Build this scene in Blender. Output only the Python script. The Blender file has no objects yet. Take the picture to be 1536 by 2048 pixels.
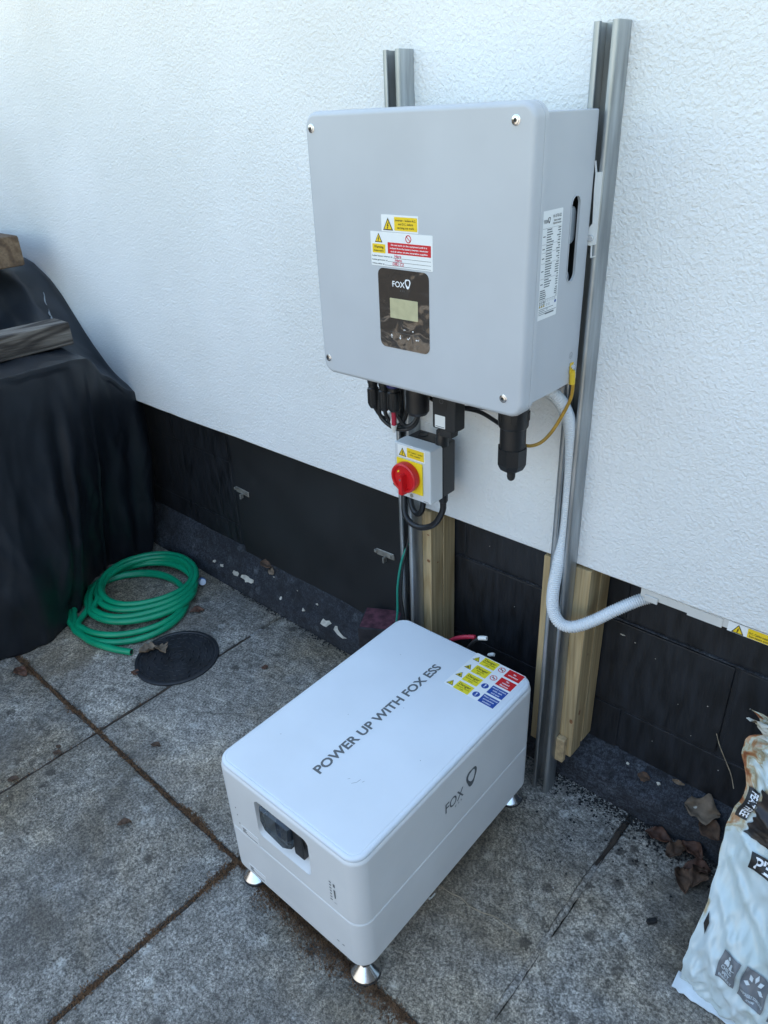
import bpy, bmesh, math, random
import numpy as np
from mathutils import Vector, Matrix, noise
random.seed(7)
rng = np.random.default_rng(7)
scene = bpy.context.scene
COL = scene.collection
PI = math.pi

# ------------------------------------------------------------------ camera
cam_data = bpy.data.cameras.new('camera')
cam = bpy.data.objects.new('camera', cam_data)
COL.objects.link(cam)
scene.camera = cam
cam_data.sensor_fit = 'HORIZONTAL'
cam_data.sensor_width = 36.0
cam_data.lens = 36.0 * 1455.3 / 1536.0
cam_data.clip_start = 0.05
cam_data.clip_end = 500
yaw, pitch, roll = -.7498, -.5004, -.0469
_f = Vector((math.sin(yaw) * math.cos(pitch), math.cos(yaw) * math.cos(pitch), math.sin(pitch)))
_r = Vector((math.cos(yaw), -math.sin(yaw), 0))
_u = _r.cross(_f)
_r2 = _r * math.cos(roll) + _u * math.sin(roll)
_u2 = -_r * math.sin(roll) + _u * math.cos(roll)
M = Matrix(((_r2.x, _u2.x, -_f.x, .8147), (_r2.y, _u2.y, -_f.y, -1.2059), (_r2.z, _u2.z, -_f.z, 1.5077), (0, 0, 0, 1)))
cam.matrix_world = M

# ------------------------------------------------------------------ world, sun, exposure
SUN_EL, SUN_AZ = math.radians(57), math.radians(-155)      # azimuth from -Y (out of the wall): the sun stands behind the house, the scene is in its shade
sun_dir = Vector((math.sin(SUN_AZ) * math.cos(SUN_EL), -math.cos(SUN_AZ) * math.cos(SUN_EL), math.sin(SUN_EL)))
world = bpy.data.worlds.new('World')
scene.world = world
world.use_nodes = True
wn = world.node_tree.nodes
wl = world.node_tree.links
wn.clear()
w_out = wn.new('ShaderNodeOutputWorld')
w_bg = wn.new('ShaderNodeBackground')
w_sky = wn.new('ShaderNodeTexSky')
w_sky.sky_type = 'NISHITA'
w_sky.sun_disc = False
w_sky.sun_elevation = SUN_EL
w_sky.sun_rotation = math.atan2(sun_dir.x, sun_dir.y)
w_sky.air_density = 1.7
w_sky.dust_density = 0.2
w_sky.ozone_density = 0.0
w_bg.inputs['Strength'].default_value = 0.13
wl.new(w_sky.outputs[0], w_bg.inputs[0])
wl.new(w_bg.outputs[0], w_out.inputs[0])
sun_data = bpy.data.lights.new('sun', 'SUN')
sun_data.energy = 5.0
sun_data.angle = math.radians(.5)
sun_data.color = (1.0, .93, .84)
sun = bpy.data.objects.new('sun', sun_data)
COL.objects.link(sun)
sun.location = (-2, -4, 4)
sun.rotation_euler = sun_dir.to_track_quat('Z', 'Y').to_euler()
vs = scene.view_settings
vs.view_transform = 'Standard'
vs.look = 'None'
vs.exposure = 1.87
vs.gamma = 1.0
vs.use_curve_mapping = False

# ------------------------------------------------------------------ materials
MATS = {}
def mat(name, base, rough=.5, metal=0.0, var=0.0, vscale=8.0, col2=None, bump=0.0, bscale=60.0, bdist=.002,
        spec=.5, coat=0.0, stretch=None, rvar=0.0, coord='world', detail=6.0, trans=0.0):
    m = bpy.data.materials.new(name)
    m.use_nodes = True
    nt = m.node_tree
    b = nt.nodes['Principled BSDF']
    b.inputs['Base Color'].default_value = (*base, 1)
    b.inputs['Roughness'].default_value = rough
    b.inputs['Metallic'].default_value = metal
    b.inputs['Specular IOR Level'].default_value = spec
    b.inputs['Coat Weight'].default_value = coat
    b.inputs['Transmission Weight'].default_value = trans
    if coord == 'world':
        g = nt.nodes.new('ShaderNodeNewGeometry'); src = g.outputs['Position']
    else:
        g = nt.nodes.new('ShaderNodeTexCoord'); src = g.outputs['Object']
    if stretch:
        mp = nt.nodes.new('ShaderNodeMapping'); mp.inputs['Scale'].default_value = stretch
        nt.links.new(src, mp.inputs[0]); src = mp.outputs[0]
    if var or col2 or rvar:
        n = nt.nodes.new('ShaderNodeTexNoise'); n.inputs['Scale'].default_value = vscale; n.inputs['Detail'].default_value = detail
        nt.links.new(src, n.inputs['Vector'])
        if var or col2:
            r = nt.nodes.new('ShaderNodeValToRGB')
            c2 = col2 or tuple(min(1, c * (1 + var)) for c in base)
            c1 = base if col2 else tuple(c * (1 - var) for c in base)
            r.color_ramp.elements[0].position = .33; r.color_ramp.elements[0].color = (*c1, 1)
            r.color_ramp.elements[1].position = .67; r.color_ramp.elements[1].color = (*c2, 1)
            nt.links.new(n.outputs['Fac'], r.inputs[0]); nt.links.new(r.outputs[0], b.inputs['Base Color'])
        if rvar:
            mr = nt.nodes.new('ShaderNodeMapRange')
            mr.inputs['To Min'].default_value = max(0, rough - rvar); mr.inputs['To Max'].default_value = min(1, rough + rvar)
            nt.links.new(n.outputs['Fac'], mr.inputs['Value']); nt.links.new(mr.outputs[0], b.inputs['Roughness'])
    if bump:
        n2 = nt.nodes.new('ShaderNodeTexNoise'); n2.inputs['Scale'].default_value = bscale; n2.inputs['Detail'].default_value = 3
        nt.links.new(src, n2.inputs['Vector'])
        bp = nt.nodes.new('ShaderNodeBump'); bp.inputs['Strength'].default_value = bump; bp.inputs['Distance'].default_value = bdist
        nt.links.new(n2.outputs['Fac'], bp.inputs['Height']); nt.links.new(bp.outputs[0], b.inputs['Normal'])
    MATS[name] = m
    return m

def nodes_of(name):
    nt = MATS[name].node_tree
    return nt, nt.nodes, nt.links, nt.nodes['Principled BSDF']

mat('inverter_grey', (.50, .51, .525), .42, var=.035, vscale=7, rvar=.08, bump=.05, bscale=900, bdist=.0004)
mat('battery_white', (.74, .74, .72), .38, var=.035, vscale=8, rvar=.08, bump=.06, bscale=900, bdist=.0004)
mat('battery_lid', (.70, .735, .765), .40, var=.03, vscale=7, rvar=.1, bump=.06, bscale=900, bdist=.0004)
mat('isolator_grey', (.62, .63, .63), .4, var=.02, vscale=9)
mat('sticker_white', (.82, .82, .80), .35)
mat('sticker_yellow', (.85, .58, .02), .38)
mat('isolator_yellow', (.90, .66, .02), .36)
mat('lemon_yellow', (.80, .66, .03), .38)
mat('sticker_red', (.62, .02, .025), .38)
mat('sticker_blue', (.02, .07, .30), .38)
mat('ink_black', (.012, .012, .013), .45)
mat('ink_grey', (.11, .12, .125), .45)
mat('ink_white', (.85, .85, .85), .4)
mat('ink_magenta', (.60, .02, .08), .5)
mat('knob_red', (.62, .012, .016), .3, bump=.05, bscale=400, bdist=.0005)
mat('black_plastic', (.014, .014, .015), .38, rvar=.1, vscale=40, bump=.1, bscale=500, bdist=.0004)
mat('black_plastic_matt', (.018, .018, .019), .6, rvar=.1, vscale=40, bump=.1, bscale=500, bdist=.0004)
mat('cable_black', (.012, .012, .013), .42, rvar=.12, vscale=60)
mat('blue_plastic', (.03, .03, .13), .4)
mat('cable_red', (.42, .02, .05), .4)
mat('tape_white', (.75, .74, .70), .5)
mat('cable_green', (.01, .22, .16), .45)
mat('earth_brown', (.40, .22, .02), .45, var=.2, vscale=40)
mat('earth_yellow', (.75, .50, .03), .4)
mat('conduit_white', (.66, .68, .69), .42)
mat('steel', (.74, .76, .78), .2, metal=1, rvar=.08, vscale=30)
mat('steel_dark', (.30, .30, .30), .35, metal=1)
mat('galvanised', (.40, .42, .43), .46, metal=.9, var=.22, vscale=60, rvar=.15, bump=.06, bscale=160, bdist=.0006, stretch=(1, 1, .12))
mat('glass_smoke', (.30, .34, .36), .06, trans=.92, spec=.6)
mat('breaker_blue', (.03, .06, .13), .4)
mat('plinth_black', (.0105, .0122, .016), .52, var=.5, vscale=16, bump=.4, bscale=60, bdist=.002, rvar=.2, stretch=(3, 3, .7))
mat('panel_black', (.0115, .013, .0155), .58, var=.25, vscale=6, bump=.1, bscale=200, bdist=.0008, rvar=.1)
mat('cover_black', (.0115, .0145, .0195), .40, var=.2, vscale=9, bump=.18, bscale=420, bdist=.0006, rvar=.08)
mat('cover_lining', (.22, .24, .26), .7, var=.3, vscale=60)
mat('hose_green', (.003, .30, .145), .34, var=.12, vscale=14, rvar=.08, bump=.06, bscale=200, bdist=.0006)
mat('cast_iron', (.019, .021, .025), .48, var=.4, vscale=18, bump=.3, bscale=160, bdist=.0015)
mat('leaf_brown', (.085, .048, .028), .75, var=.5, vscale=50, coord='obj')
mat('leaf_pale', (.19, .14, .095), .75, var=.4, vscale=40, coord='obj')
mat('leaf_red', (.095, .042, .024), .7, var=.4, vscale=60, coord='obj')
mat('moss_brown', (.085, .045, .022), .95, col2=(.20, .11, .055), vscale=60)
mat('crumb_black', (.012, .012, .012), .8)
mat('crumb_pale', (.5, .49, .46), .8)
mat('twine_straw', (.38, .31, .21), .7, var=.3, vscale=90)
mat('cap_white', (.70, .74, .82), .4)
mat('cap_blue', (.05, .18, .45), .4)
mat('soil', (.045, .033, .024), .95, var=.4, vscale=20, bump=.8, bscale=60, bdist=.01)
mat('brick_dark', (.022, .02, .024), .8, var=.4, vscale=40, bump=.5, bscale=150)
mat('brick_purple', (.10, .032, .045), .85, var=.5, vscale=60, bump=.5, bscale=180)
mat('lcd', (.50, .46, .28), .3, var=.1, vscale=60)
mat('paint_chip', (.50, .47, .40), .85, var=.25, vscale=60)
mat('trunking', (.62, .60, .56), .5, var=.05, vscale=20)
mat('clip_grey', (.30, .29, .26), .5, metal=.5, var=.3, vscale=60)
mat('inside_shade', (.025, .028, .03), .6)
mat('heatsink', (.36, .39, .42), .4, metal=.4)
mat('bag_white', (.62, .68, .70), .35, var=.12, vscale=25)
mat('bag_mixed', (.62, .68, .68), .35, col2=(.45, .36, .22), vscale=22)
mat('bag_dark', (.022, .016, .014), .35, var=.5, vscale=22)
mat('bag_grey', (.16, .17, .18), .4, var=.08, vscale=30)
mat('bag_ink', (.62, .68, .70), .4)

# display panel: glossy wavy film, brownish reflection put into its dark base colour
mat('display_film', (.055, .044, .037), .06, spec=.7, coat=.6)
nt, nn, ll, b = nodes_of('display_film')
g = nn.new('ShaderNodeNewGeometry'); n = nn.new('ShaderNodeTexNoise'); n.inputs['Scale'].default_value = 26; n.inputs['Detail'].default_value = 1; n.inputs['Distortion'].default_value = 1.2
bp = nn.new('ShaderNodeBump'); bp.inputs['Strength'].default_value = .35; bp.inputs['Distance'].default_value = .004
ll.new(g.outputs['Position'], n.inputs['Vector']); ll.new(n.outputs['Fac'], bp.inputs['Height']); ll.new(bp.outputs[0], b.inputs['Normal']); ll.new(bp.outputs[0], b.inputs['Coat Normal'])

# textured white render
mat('white_render', (.80, .80, .79), .62)
nt, nn, ll, b = nodes_of('white_render')
g = nn.new('ShaderNodeNewGeometry')
n1 = nn.new('ShaderNodeTexNoise'); n1.inputs['Scale'].default_value = 150; n1.inputs['Detail'].default_value = 2.5; n1.inputs['Roughness'].default_value = .55; n1.inputs['Distortion'].default_value = .4
n2 = nn.new('ShaderNodeTexNoise'); n2.inputs['Scale'].default_value = 38; n2.inputs['Detail'].default_value = 2
n3 = nn.new('ShaderNodeTexNoise'); n3.inputs['Scale'].default_value = 2.3; n3.inputs['Detail'].default_value = 4
for k in (n1, n2, n3): ll.new(g.outputs['Position'], k.inputs['Vector'])
ad = nn.new('ShaderNodeMath'); ad.operation = 'MULTIPLY_ADD'; ad.inputs[1].default_value = .45
ll.new(n2.outputs['Fac'], ad.inputs[0]); ll.new(n1.outputs['Fac'], ad.inputs[2])
bp = nn.new('ShaderNodeBump'); bp.inputs['Strength'].default_value = 1.0; bp.inputs['Distance'].default_value = .0036
ll.new(ad.outputs[0], bp.inputs['Height']); ll.new(bp.outputs[0], b.inputs['Normal'])
cr = nn.new('ShaderNodeValToRGB'); cr.color_ramp.elements[0].position = .3; cr.color_ramp.elements[0].color = (.73, .73, .71, 1); cr.color_ramp.elements[1].position = .7; cr.color_ramp.elements[1].color = (.82, .82, .81, 1)
ll.new(n3.outputs['Fac'], cr.inputs[0])
n6 = nn.new('ShaderNodeTexNoise'); n6.inputs['Scale'].default_value = 260; n6.inputs['Detail'].default_value = 1; n7 = nn.new('ShaderNodeTexNoise'); n7.inputs['Scale'].default_value = 3.7; n7.inputs['Detail'].default_value = 3
ll.new(g.outputs['Position'], n6.inputs['Vector']); ll.new(g.outputs['Position'], n7.inputs['Vector'])
k1 = nn.new('ShaderNodeValToRGB'); k1.color_ramp.elements[0].position = .70; k1.color_ramp.elements[0].color = (0, 0, 0, 1); k1.color_ramp.elements[1].position = .76; k1.color_ramp.elements[1].color = (1, 1, 1, 1); ll.new(n6.outputs['Fac'], k1.inputs[0])
k2 = nn.new('ShaderNodeValToRGB'); k2.color_ramp.elements[0].position = .48; k2.color_ramp.elements[0].color = (0, 0, 0, 1); k2.color_ramp.elements[1].position = .64; k2.color_ramp.elements[1].color = (.55, .55, .55, 1); ll.new(n7.outputs['Fac'], k2.inputs[0])
km = nn.new('ShaderNodeMath'); km.operation = 'MULTIPLY'; ll.new(k1.outputs[0], km.inputs[0]); ll.new(k2.outputs[0], km.inputs[1])
kx = nn.new('ShaderNodeMix'); kx.data_type = 'RGBA'; ll.new(km.outputs[0], kx.inputs[0]); ll.new(cr.outputs[0], kx.inputs[6]); kx.inputs[7].default_value = (.34, .31, .26, 1)
ll.new(kx.outputs[2], b.inputs['Base Color'])

# weathered concrete slab
def concrete(name, lo, hi, spot, dark, tint=False):
    mat(name, lo, .88)
    nt, nn, ll, b = nodes_of(name)
    g = nn.new('ShaderNodeNewGeometry')
    def N(scale, det, rough=.55, dist=0.0):
        k = nn.new('ShaderNodeTexNoise'); k.inputs['Scale'].default_value = scale; k.inputs['Detail'].default_value = det; k.inputs['Roughness'].default_value = rough; k.inputs['Distortion'].default_value = dist
        ll.new(g.outputs['Position'], k.inputs['Vector']); return k
    def ramp(src, p0, c0, p1, c1):
        r = nn.new('ShaderNodeValToRGB'); e = r.color_ramp.elements
        e[0].position = p0; e[0].color = (*c0, 1); e[1].position = p1; e[1].color = (*c1, 1)
        ll.new(src, r.inputs[0]); return r
    def mix(fac, a, c, mode='MIX'):
        m_ = nn.new('ShaderNodeMix'); m_.data_type = 'RGBA'; m_.blend_type = mode
        if isinstance(fac, float): m_.inputs[0].default_value = fac
        else: ll.new(fac, m_.inputs[0])
        ll.new(a, m_.inputs[6])
        if isinstance(c, tuple): m_.inputs[7].default_value = (*c, 1)
        else: ll.new(c, m_.inputs[7])
        return m_.outputs[2]
    big = N(5.5, 5, .6, .5); mid = N(38, 6, .7); fine = N(330, 3, .7); fine2 = N(150, 4, .75)
    base = ramp(big.outputs['Fac'], .30, lo, .72, hi).outputs[0]
    m1 = ramp(mid.outputs['Fac'], .34, (.55, .55, .55), .66, (1.40, 1.40, 1.40)).outputs[0]
    c = mix(1.0, base, m1, 'MULTIPLY')
    m2 = ramp(fine2.outputs['Fac'], .40, (.34, .34, .34), .60, (1.6, 1.6, 1.6)).outputs[0]
    c = mix(.85, c, m2, 'MULTIPLY')
    m3 = ramp(fine.outputs['Fac'], .40, (.35, .35, .35), .60, (1.65, 1.65, 1.65)).outputs[0]
    c = mix(.55, c, m3, 'MULTIPLY')
    # pale lichen spots
    vo = nn.new('ShaderNodeTexVoronoi'); vo.inputs['Scale'].default_value = 21; vo.inputs['Randomness'].default_value = 1
    wv = nn.new('ShaderNodeVectorMath'); wv.operation = 'MULTIPLY_ADD'; wv.inputs[1].default_value = (.035, .035, .035)
    ll.new(fine2.outputs['Color'], wv.inputs[0]); ll.new(g.outputs['Position'], wv.inputs[2]); ll.new(wv.outputs[0], vo.inputs['Vector'])
    s1 = ramp(vo.outputs['Distance'], .16, (1, 1, 1), .36, (0, 0, 0)).outputs[0]
    sel = ramp(N(9, 3).outputs['Fac'], .50, (0, 0, 0), .62, (.72, .72, .72)).outputs[0]
    sm = mix(1.0, s1, sel, 'MULTIPLY')
    sm = mix(1.0, sm, ramp(fine2.outputs['Fac'], .38, (.15, .15, .15), .58, (1.25, 1.25, 1.25)).outputs[0], 'MULTIPLY')
    c = mix(sm, c, spot)
    # dark round stains
    v2 = nn.new('ShaderNodeTexVoronoi'); v2.inputs['Scale'].default_value = 19
    ll.new(wv.outputs[0], v2.inputs['Vector'])
    s2 = ramp(v2.outputs['Distance'], .20, (1, 1, 1), .30, (0, 0, 0)).outputs[0]
    sel2 = ramp(N(3.1, 3).outputs['Fac'], .50, (0, 0, 0), .58, (.8, .8, .8)).outputs[0]
    c = mix(mix(1.0, s2, sel2, 'MULTIPLY'), c, dark)
    # dark damp patches
    s3 = ramp(N(2.4, 6, .65, .8).outputs['Fac'], .47, (0, 0, 0), .68, (.72, .72, .72)).outputs[0]
    c = mix(s3, c, tuple(x * 1.5 for x in dark))
    if tint:
        t1 = ramp(N(1.7, 5, .6, .4).outputs['Fac'], .42, (0, 0, 0), .62, (.75, .75, .75)).outputs[0]
        c = mix(t1, c, mix(1.0, c, (1.12, .93, .66), 'MULTIPLY'))
        t2 = ramp(N(4.3, 6, .7, 1.0).outputs['Fac'], .56, (0, 0, 0), .66, (.55, .55, .55)).outputs[0]
        c = mix(t2, c, mix(1.0, c, (1.7, 1.68, 1.62), 'MULTIPLY'))
    oi = nn.new('ShaderNodeObjectInfo')
    rr_ = ramp(oi.outputs['Random'], 0, (.90, .90, .90), 1, (1.10, 1.10, 1.10)).outputs[0]
    c = mix(1.0, c, rr_, 'MULTIPLY')
    ll.new(c, b.inputs['Base Color'])
    hs = nn.new('ShaderNodeMath'); hs.operation = 'ADD'; ll.new(fine2.outputs['Fac'], hs.inputs[0]); ll.new(mid.outputs['Fac'], hs.inputs[1])
    bp = nn.new('ShaderNodeBump'); bp.inputs['Strength'].default_value = .6; bp.inputs['Distance'].default_value = .004
    ll.new(hs.outputs[0], bp.inputs['Height']); ll.new(bp.outputs[0], b.inputs['Normal'])
concrete('slab_concrete', (.170, .158, .137), (.320, .300, .268), (.57, .56, .52), (.050, .045, .039), True)
concrete('mortar_pale', (.21, .20, .185), (.34, .33, .31), (.50, .49, .47), (.10, .09, .08), True)
concrete('footing_paint', (.016, .019, .026), (.042, .048, .060), (.13, .15, .17), (.010, .011, .013))

# sawn, pressure-treated timber with long grain along z (posts) or y (weathered)
def timber(name, c_lo, c_hi, c_line, axis, ring=60, rough=.7, sq=.045, dist=.6, bmp=.5):
    mat(name, c_lo, rough)
    nt, nn, ll, b = nodes_of(name)
    g = nn.new('ShaderNodeTexCoord')
    mp = nn.new('ShaderNodeMapping')
    sc = [1, 1, 1]; sc[axis] = sq
    mp.inputs['Scale'].default_value = sc
    ll.new(g.outputs['Object'], mp.inputs[0])
    n = nn.new('ShaderNodeTexNoise'); n.inputs['Scale'].default_value = 9; n.inputs['Detail'].default_value = 2; n.inputs['Distortion'].default_value = dist
    ll.new(mp.outputs[0], n.inputs['Vector'])
    mu = nn.new('ShaderNodeMath'); mu.operation = 'MULTIPLY'; mu.inputs[1].default_value = ring
    ll.new(n.outputs['Fac'], mu.inputs[0])
    si = nn.new('ShaderNodeMath'); si.operation = 'SINE'; ll.new(mu.outputs[0], si.inputs[0])
    r = nn.new('ShaderNodeValToRGB'); e = r.color_ramp.elements
    e[0].position = .1; e[0].color = (*c_hi, 1); e[1].position = .95; e[1].color = (*c_line, 1)
    k = e.new(.6); k.color = (*c_lo, 1)
    mr = nn.new('ShaderNodeMapRange'); mr.inputs['From Min'].default_value = -1; ll.new(si.outputs[0], mr.inputs['Value'])
    ll.new(mr.outputs[0], r.inputs[0])
    n2 = nn.new('ShaderNodeTexNoise'); n2.inputs['Scale'].default_value = 120; n2.inputs['Detail'].default_value = 4
    ll.new(mp.outputs[0], n2.inputs['Vector'])
    r2 = nn.new('ShaderNodeValToRGB'); r2.color_ramp.elements[0].position = .3; r2.color_ramp.elements[0].color = (.72, .72, .72, 1); r2.color_ramp.elements[1].position = .7; r2.color_ramp.elements[1].color = (1.15, 1.15, 1.15, 1)
    ll.new(n2.outputs['Fac'], r2.inputs[0])
    mx = nn.new('ShaderNodeMix'); mx.data_type = 'RGBA'; mx.blend_type = 'MULTIPLY'; mx.inputs[0].default_value = 1
    ll.new(r.outputs[0], mx.inputs[6]); ll.new(r2.outputs[0], mx.inputs[7]); ll.new(mx.outputs[2], b.inputs['Base Color'])
    bp = nn.new('ShaderNodeBump'); bp.inputs['Strength'].default_value = bmp; bp.inputs['Distance'].default_value = .001 if bmp < .6 else .006
    ll.new(n2.outputs['Fac'], bp.inputs['Height']); ll.new(bp.outputs[0], b.inputs['Normal'])
timber('timber_new', (.455, .34, .18), (.475, .36, .20), (.405, .29, .145), 2, 110)
timber('timber_old_long', (.12, .10, .082), (.19, .165, .14), (.05, .04, .033), 1, 38, .85, .10, 1.6, 1.0)
timber('timber_old_cross', (.15, .095, .055), (.21, .14, .085), (.12, .075, .045), 0, 26, .85, .12, .3, .9)
mat('timber_end', (.46, .34, .19), .8, var=.25, vscale=70)
mat('knot', (.24, .11, .045), .7, var=.3, vscale=120)

# printed compost bag film: pale print with burnt orange / olive edge (UV: u across from the left edge, v up)
mat('bag_film', (.6, .66, .67), .22, coat=.3)
nt, nn, ll, b = nodes_of('bag_film')
uv = nn.new('ShaderNodeTexCoord'); sp = nn.new('ShaderNodeSeparateXYZ'); ll.new(uv.outputs['UV'], sp.inputs[0])
n = nn.new('ShaderNodeTexNoise'); n.inputs['Scale'].default_value = 17; n.inputs['Detail'].default_value = 5; n.inputs['Distortion'].default_value = 1.0; ll.new(uv.outputs['UV'], n.inputs['Vector'])
vr = nn.new('ShaderNodeMapRange'); vr.inputs['From Min'].default_value = .30; vr.inputs['From Max'].default_value = .60; vr.inputs['To Min'].default_value = -.05; vr.inputs['To Max'].default_value = .10; ll.new(sp.outputs[1], vr.inputs['Value'])
m1 = nn.new('ShaderNodeMath'); m1.operation = 'MULTIPLY_ADD'; m1.inputs[1].default_value = .34; um = nn.new('ShaderNodeMath'); um.operation = 'MULTIPLY'; um.inputs[1].default_value = 1.3; ll.new(sp.outputs[0], um.inputs[0]); ll.new(n.outputs['Fac'], m1.inputs[0]); ll.new(um.outputs[0], m1.inputs[2])
m2 = nn.new('ShaderNodeMath'); m2.operation = 'SUBTRACT'; ll.new(m1.outputs[0], m2.inputs[0]); ll.new(vr.outputs[0], m2.inputs[1])
cr = nn.new('ShaderNodeValToRGB'); e = cr.color_ramp.elements
e[0].position = .0; e[0].color = (.05, .035, .025, 1); e[1].position = .185; e[1].color = (.60, .68, .69, 1)
for p_, c_ in ((.055, (.26, .08, .03)), (.085, (.38, .20, .09)), (.112, (.46, .47, .36)), (.135, (.36, .27, .15)), (.158, (.52, .56, .50))):
    k = e.new(p_); k.color = (*c_, 1)
ll.new(m2.outputs[0], cr.inputs[0])
n5 = nn.new('ShaderNodeTexNoise'); n5.inputs['Scale'].default_value = 5; n5.inputs['Detail'].default_value = 5; ll.new(uv.outputs['UV'], n5.inputs['Vector'])
r5 = nn.new('ShaderNodeValToRGB'); r5.color_ramp.elements[0].position = .35; r5.color_ramp.elements[0].color = (.86, .88, .84, 1); r5.color_ramp.elements[1].position = .65; r5.color_ramp.elements[1].color = (1.05, 1.05, 1.05, 1); ll.new(n5.outputs['Fac'], r5.inputs[0])
mx = nn.new('ShaderNodeMix'); mx.data_type = 'RGBA'; mx.blend_type = 'MULTIPLY'; mx.inputs[0].default_value = 1; ll.new(cr.outputs[0], mx.inputs[6]); ll.new(r5.outputs[0], mx.inputs[7]); ll.new(mx.outputs[2], b.inputs['Base Color'])

# ------------------------------------------------------------------ mesh helpers
ORIG = {}          # object -> world origin
class MB:
    """collects shapes; T maps local to world coordinates"""
    def __init__(self, T=None):
        self.v = []; self.f = []; self.mi = []; self.uv = None
        self.T = T or Matrix.Identity(4); self.m = 0
    def add(self, verts, faces):
        o = len(self.v)
        self.v += [tuple(p) for p in verts]
        self.f += [tuple(i + o for i in f) for f in faces]
        self.mi += [self.m] * len(faces)
        return self
    def box(self, x0, x1, y0, y1, z0, z1, bevel=0.0, seg=2):
        if x0 > x1: x0, x1 = x1, x0
        if y0 > y1: y0, y1 = y1, y0
        if z0 > z1: z0, z1 = z1, z0
        if not bevel:
            vv = [(x, y, z) for x in (x0, x1) for y in (y0, y1) for z in (z0, z1)]
            return self.add(vv, [(0, 1, 3, 2), (4, 6, 7, 5), (0, 4, 5, 1), (2, 3, 7, 6), (0, 2, 6, 4), (1, 5, 7, 3)])
        bm = bmesh.new()
        bmesh.ops.create_cube(bm, size=1)
        for v in bm.verts:
            v.co = Vector(((x0 + x1) / 2 + v.co.x * (x1 - x0), (y0 + y1) / 2 + v.co.y * (y1 - y0), (z0 + z1) / 2 + v.co.z * (z1 - z0)))
        bmesh.ops.bevel(bm, geom=bm.edges[:], offset=bevel, segments=seg, profile=.5, affect='EDGES')
        return self.addbm(bm)
    def addbm(self, bm):
        bm.verts.index_update()
        self.add([v.co[:] for v in bm.verts], [[v.index for v in f.verts] for f in bm.faces]); bm.free(); return self
    def loft(self, rings, cap0=True, cap1=True, closed=True):
        n = len(rings[0]); vv = [p for r in rings for p in r]; ff = []
        for i in range(len(rings) - 1):
            for j in range(n if closed else n - 1):
                k = (j + 1) % n
                ff.append((i * n + j, i * n + k, (i + 1) * n + k, (i + 1) * n + j))
        if cap0: ff.append(tuple(reversed(range(n))))
        if cap1: ff.append(tuple((len(rings) - 1) * n + j for j in range(n)))
        return self.add(vv, ff)
    def tube(self, path, r, n=10, caps=True):
        P = [Vector(p) for p in path]; rings = []
        t0 = (P[1] - P[0]).normalized(); up = t0.orthogonal().normalized()
        for i, p in enumerate(P):
            t = ((P[min(i + 1, len(P) - 1)] - P[max(i - 1, 0)])).normalized()
            up = (up - t * up.dot(t)).normalized(); sd = t.cross(up)
            rr = r(i / (len(P) - 1)) if callable(r) else r
            rings.append([tuple(p + up * rr * math.cos(2 * PI * k / n) + sd * rr * math.sin(2 * PI * k / n)) for k in range(n)])
        return self.loft(rings, caps, caps)
    def lathe(self, prof, c, axis='z', n=24, phase=0.0):
        c = Vector(c); rings = []
        for r, h in prof:
            ring = []
            for k in range(n):
                a = 2 * PI * k / n + phase
                u, w = r * math.cos(a), r * math.sin(a)
                ring.append(tuple(c + {'z': Vector((u, w, h)), 'y': Vector((w, h, u)), 'x': Vector((h, u, w))}[axis]))
            rings.append(ring)
        return self.loft(rings)
    def prism(self, outline, y0, y1):
        """outline in (x, z), extruded along y"""
        return self.loft([[(x, y0, z) for x, z in outline], [(x, y1, z) for x, z in outline]])
    def grid(self, fn, nu, nv, uv=False):
        vv = []; ff = []
        for i in range(nv + 1):
            for j in range(nu + 1):
                vv.append(tuple(fn(j / nu, i / nv)))
        for i in range(nv):
            for j in range(nu):
                a = i * (nu + 1) + j
                ff.append((a, a + 1, a + nu + 2, a + nu + 1))
        return self.add(vv, ff)
    def build(self, name, mats, parent=None, smooth=35, recalc=True, origin=None):
        me = bpy.data.meshes.new(name)
        pts = [self.T @ Vector(p) for p in self.v]
        if origin is None:
            lo = [min(p[i] for p in pts) for i in range(3)]; hi = [max(p[i] for p in pts) for i in range(3)]
            origin = Vector([(a + b) / 2 for a, b in zip(lo, hi)])
            if parent is None: origin.z = lo[2]
        origin = Vector(origin)
        me.from_pydata([tuple(p - origin) for p in pts], [], self.f)
        if isinstance(mats, str): mats = [mats]
        for m in mats: me.materials.append(MATS[m])
        if len(mats) > 1: me.polygons.foreach_set('material_index', self.mi)
        if recalc:
            bm = bmesh.new(); bm.from_mesh(me); bmesh.ops.recalc_face_normals(bm, faces=bm.faces[:]); bm.to_mesh(me); bm.free()
        if smooth:
            me.polygons.foreach_set('use_smooth', [True] * len(me.polygons))
            me.set_sharp_from_angle(angle=math.radians(smooth))
        o = bpy.data.objects.new(name, me)
        COL.objects.link(o)
        place(o, origin, parent)
        if smooth and smooth <= 40 and 6 < len(me.polygons) < 2500 and name not in ('cutter', 'slab'):
            md = o.modifiers.new('normals', 'WEIGHTED_NORMAL'); md.keep_sharp = True; md.weight = 90
        return o

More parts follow.
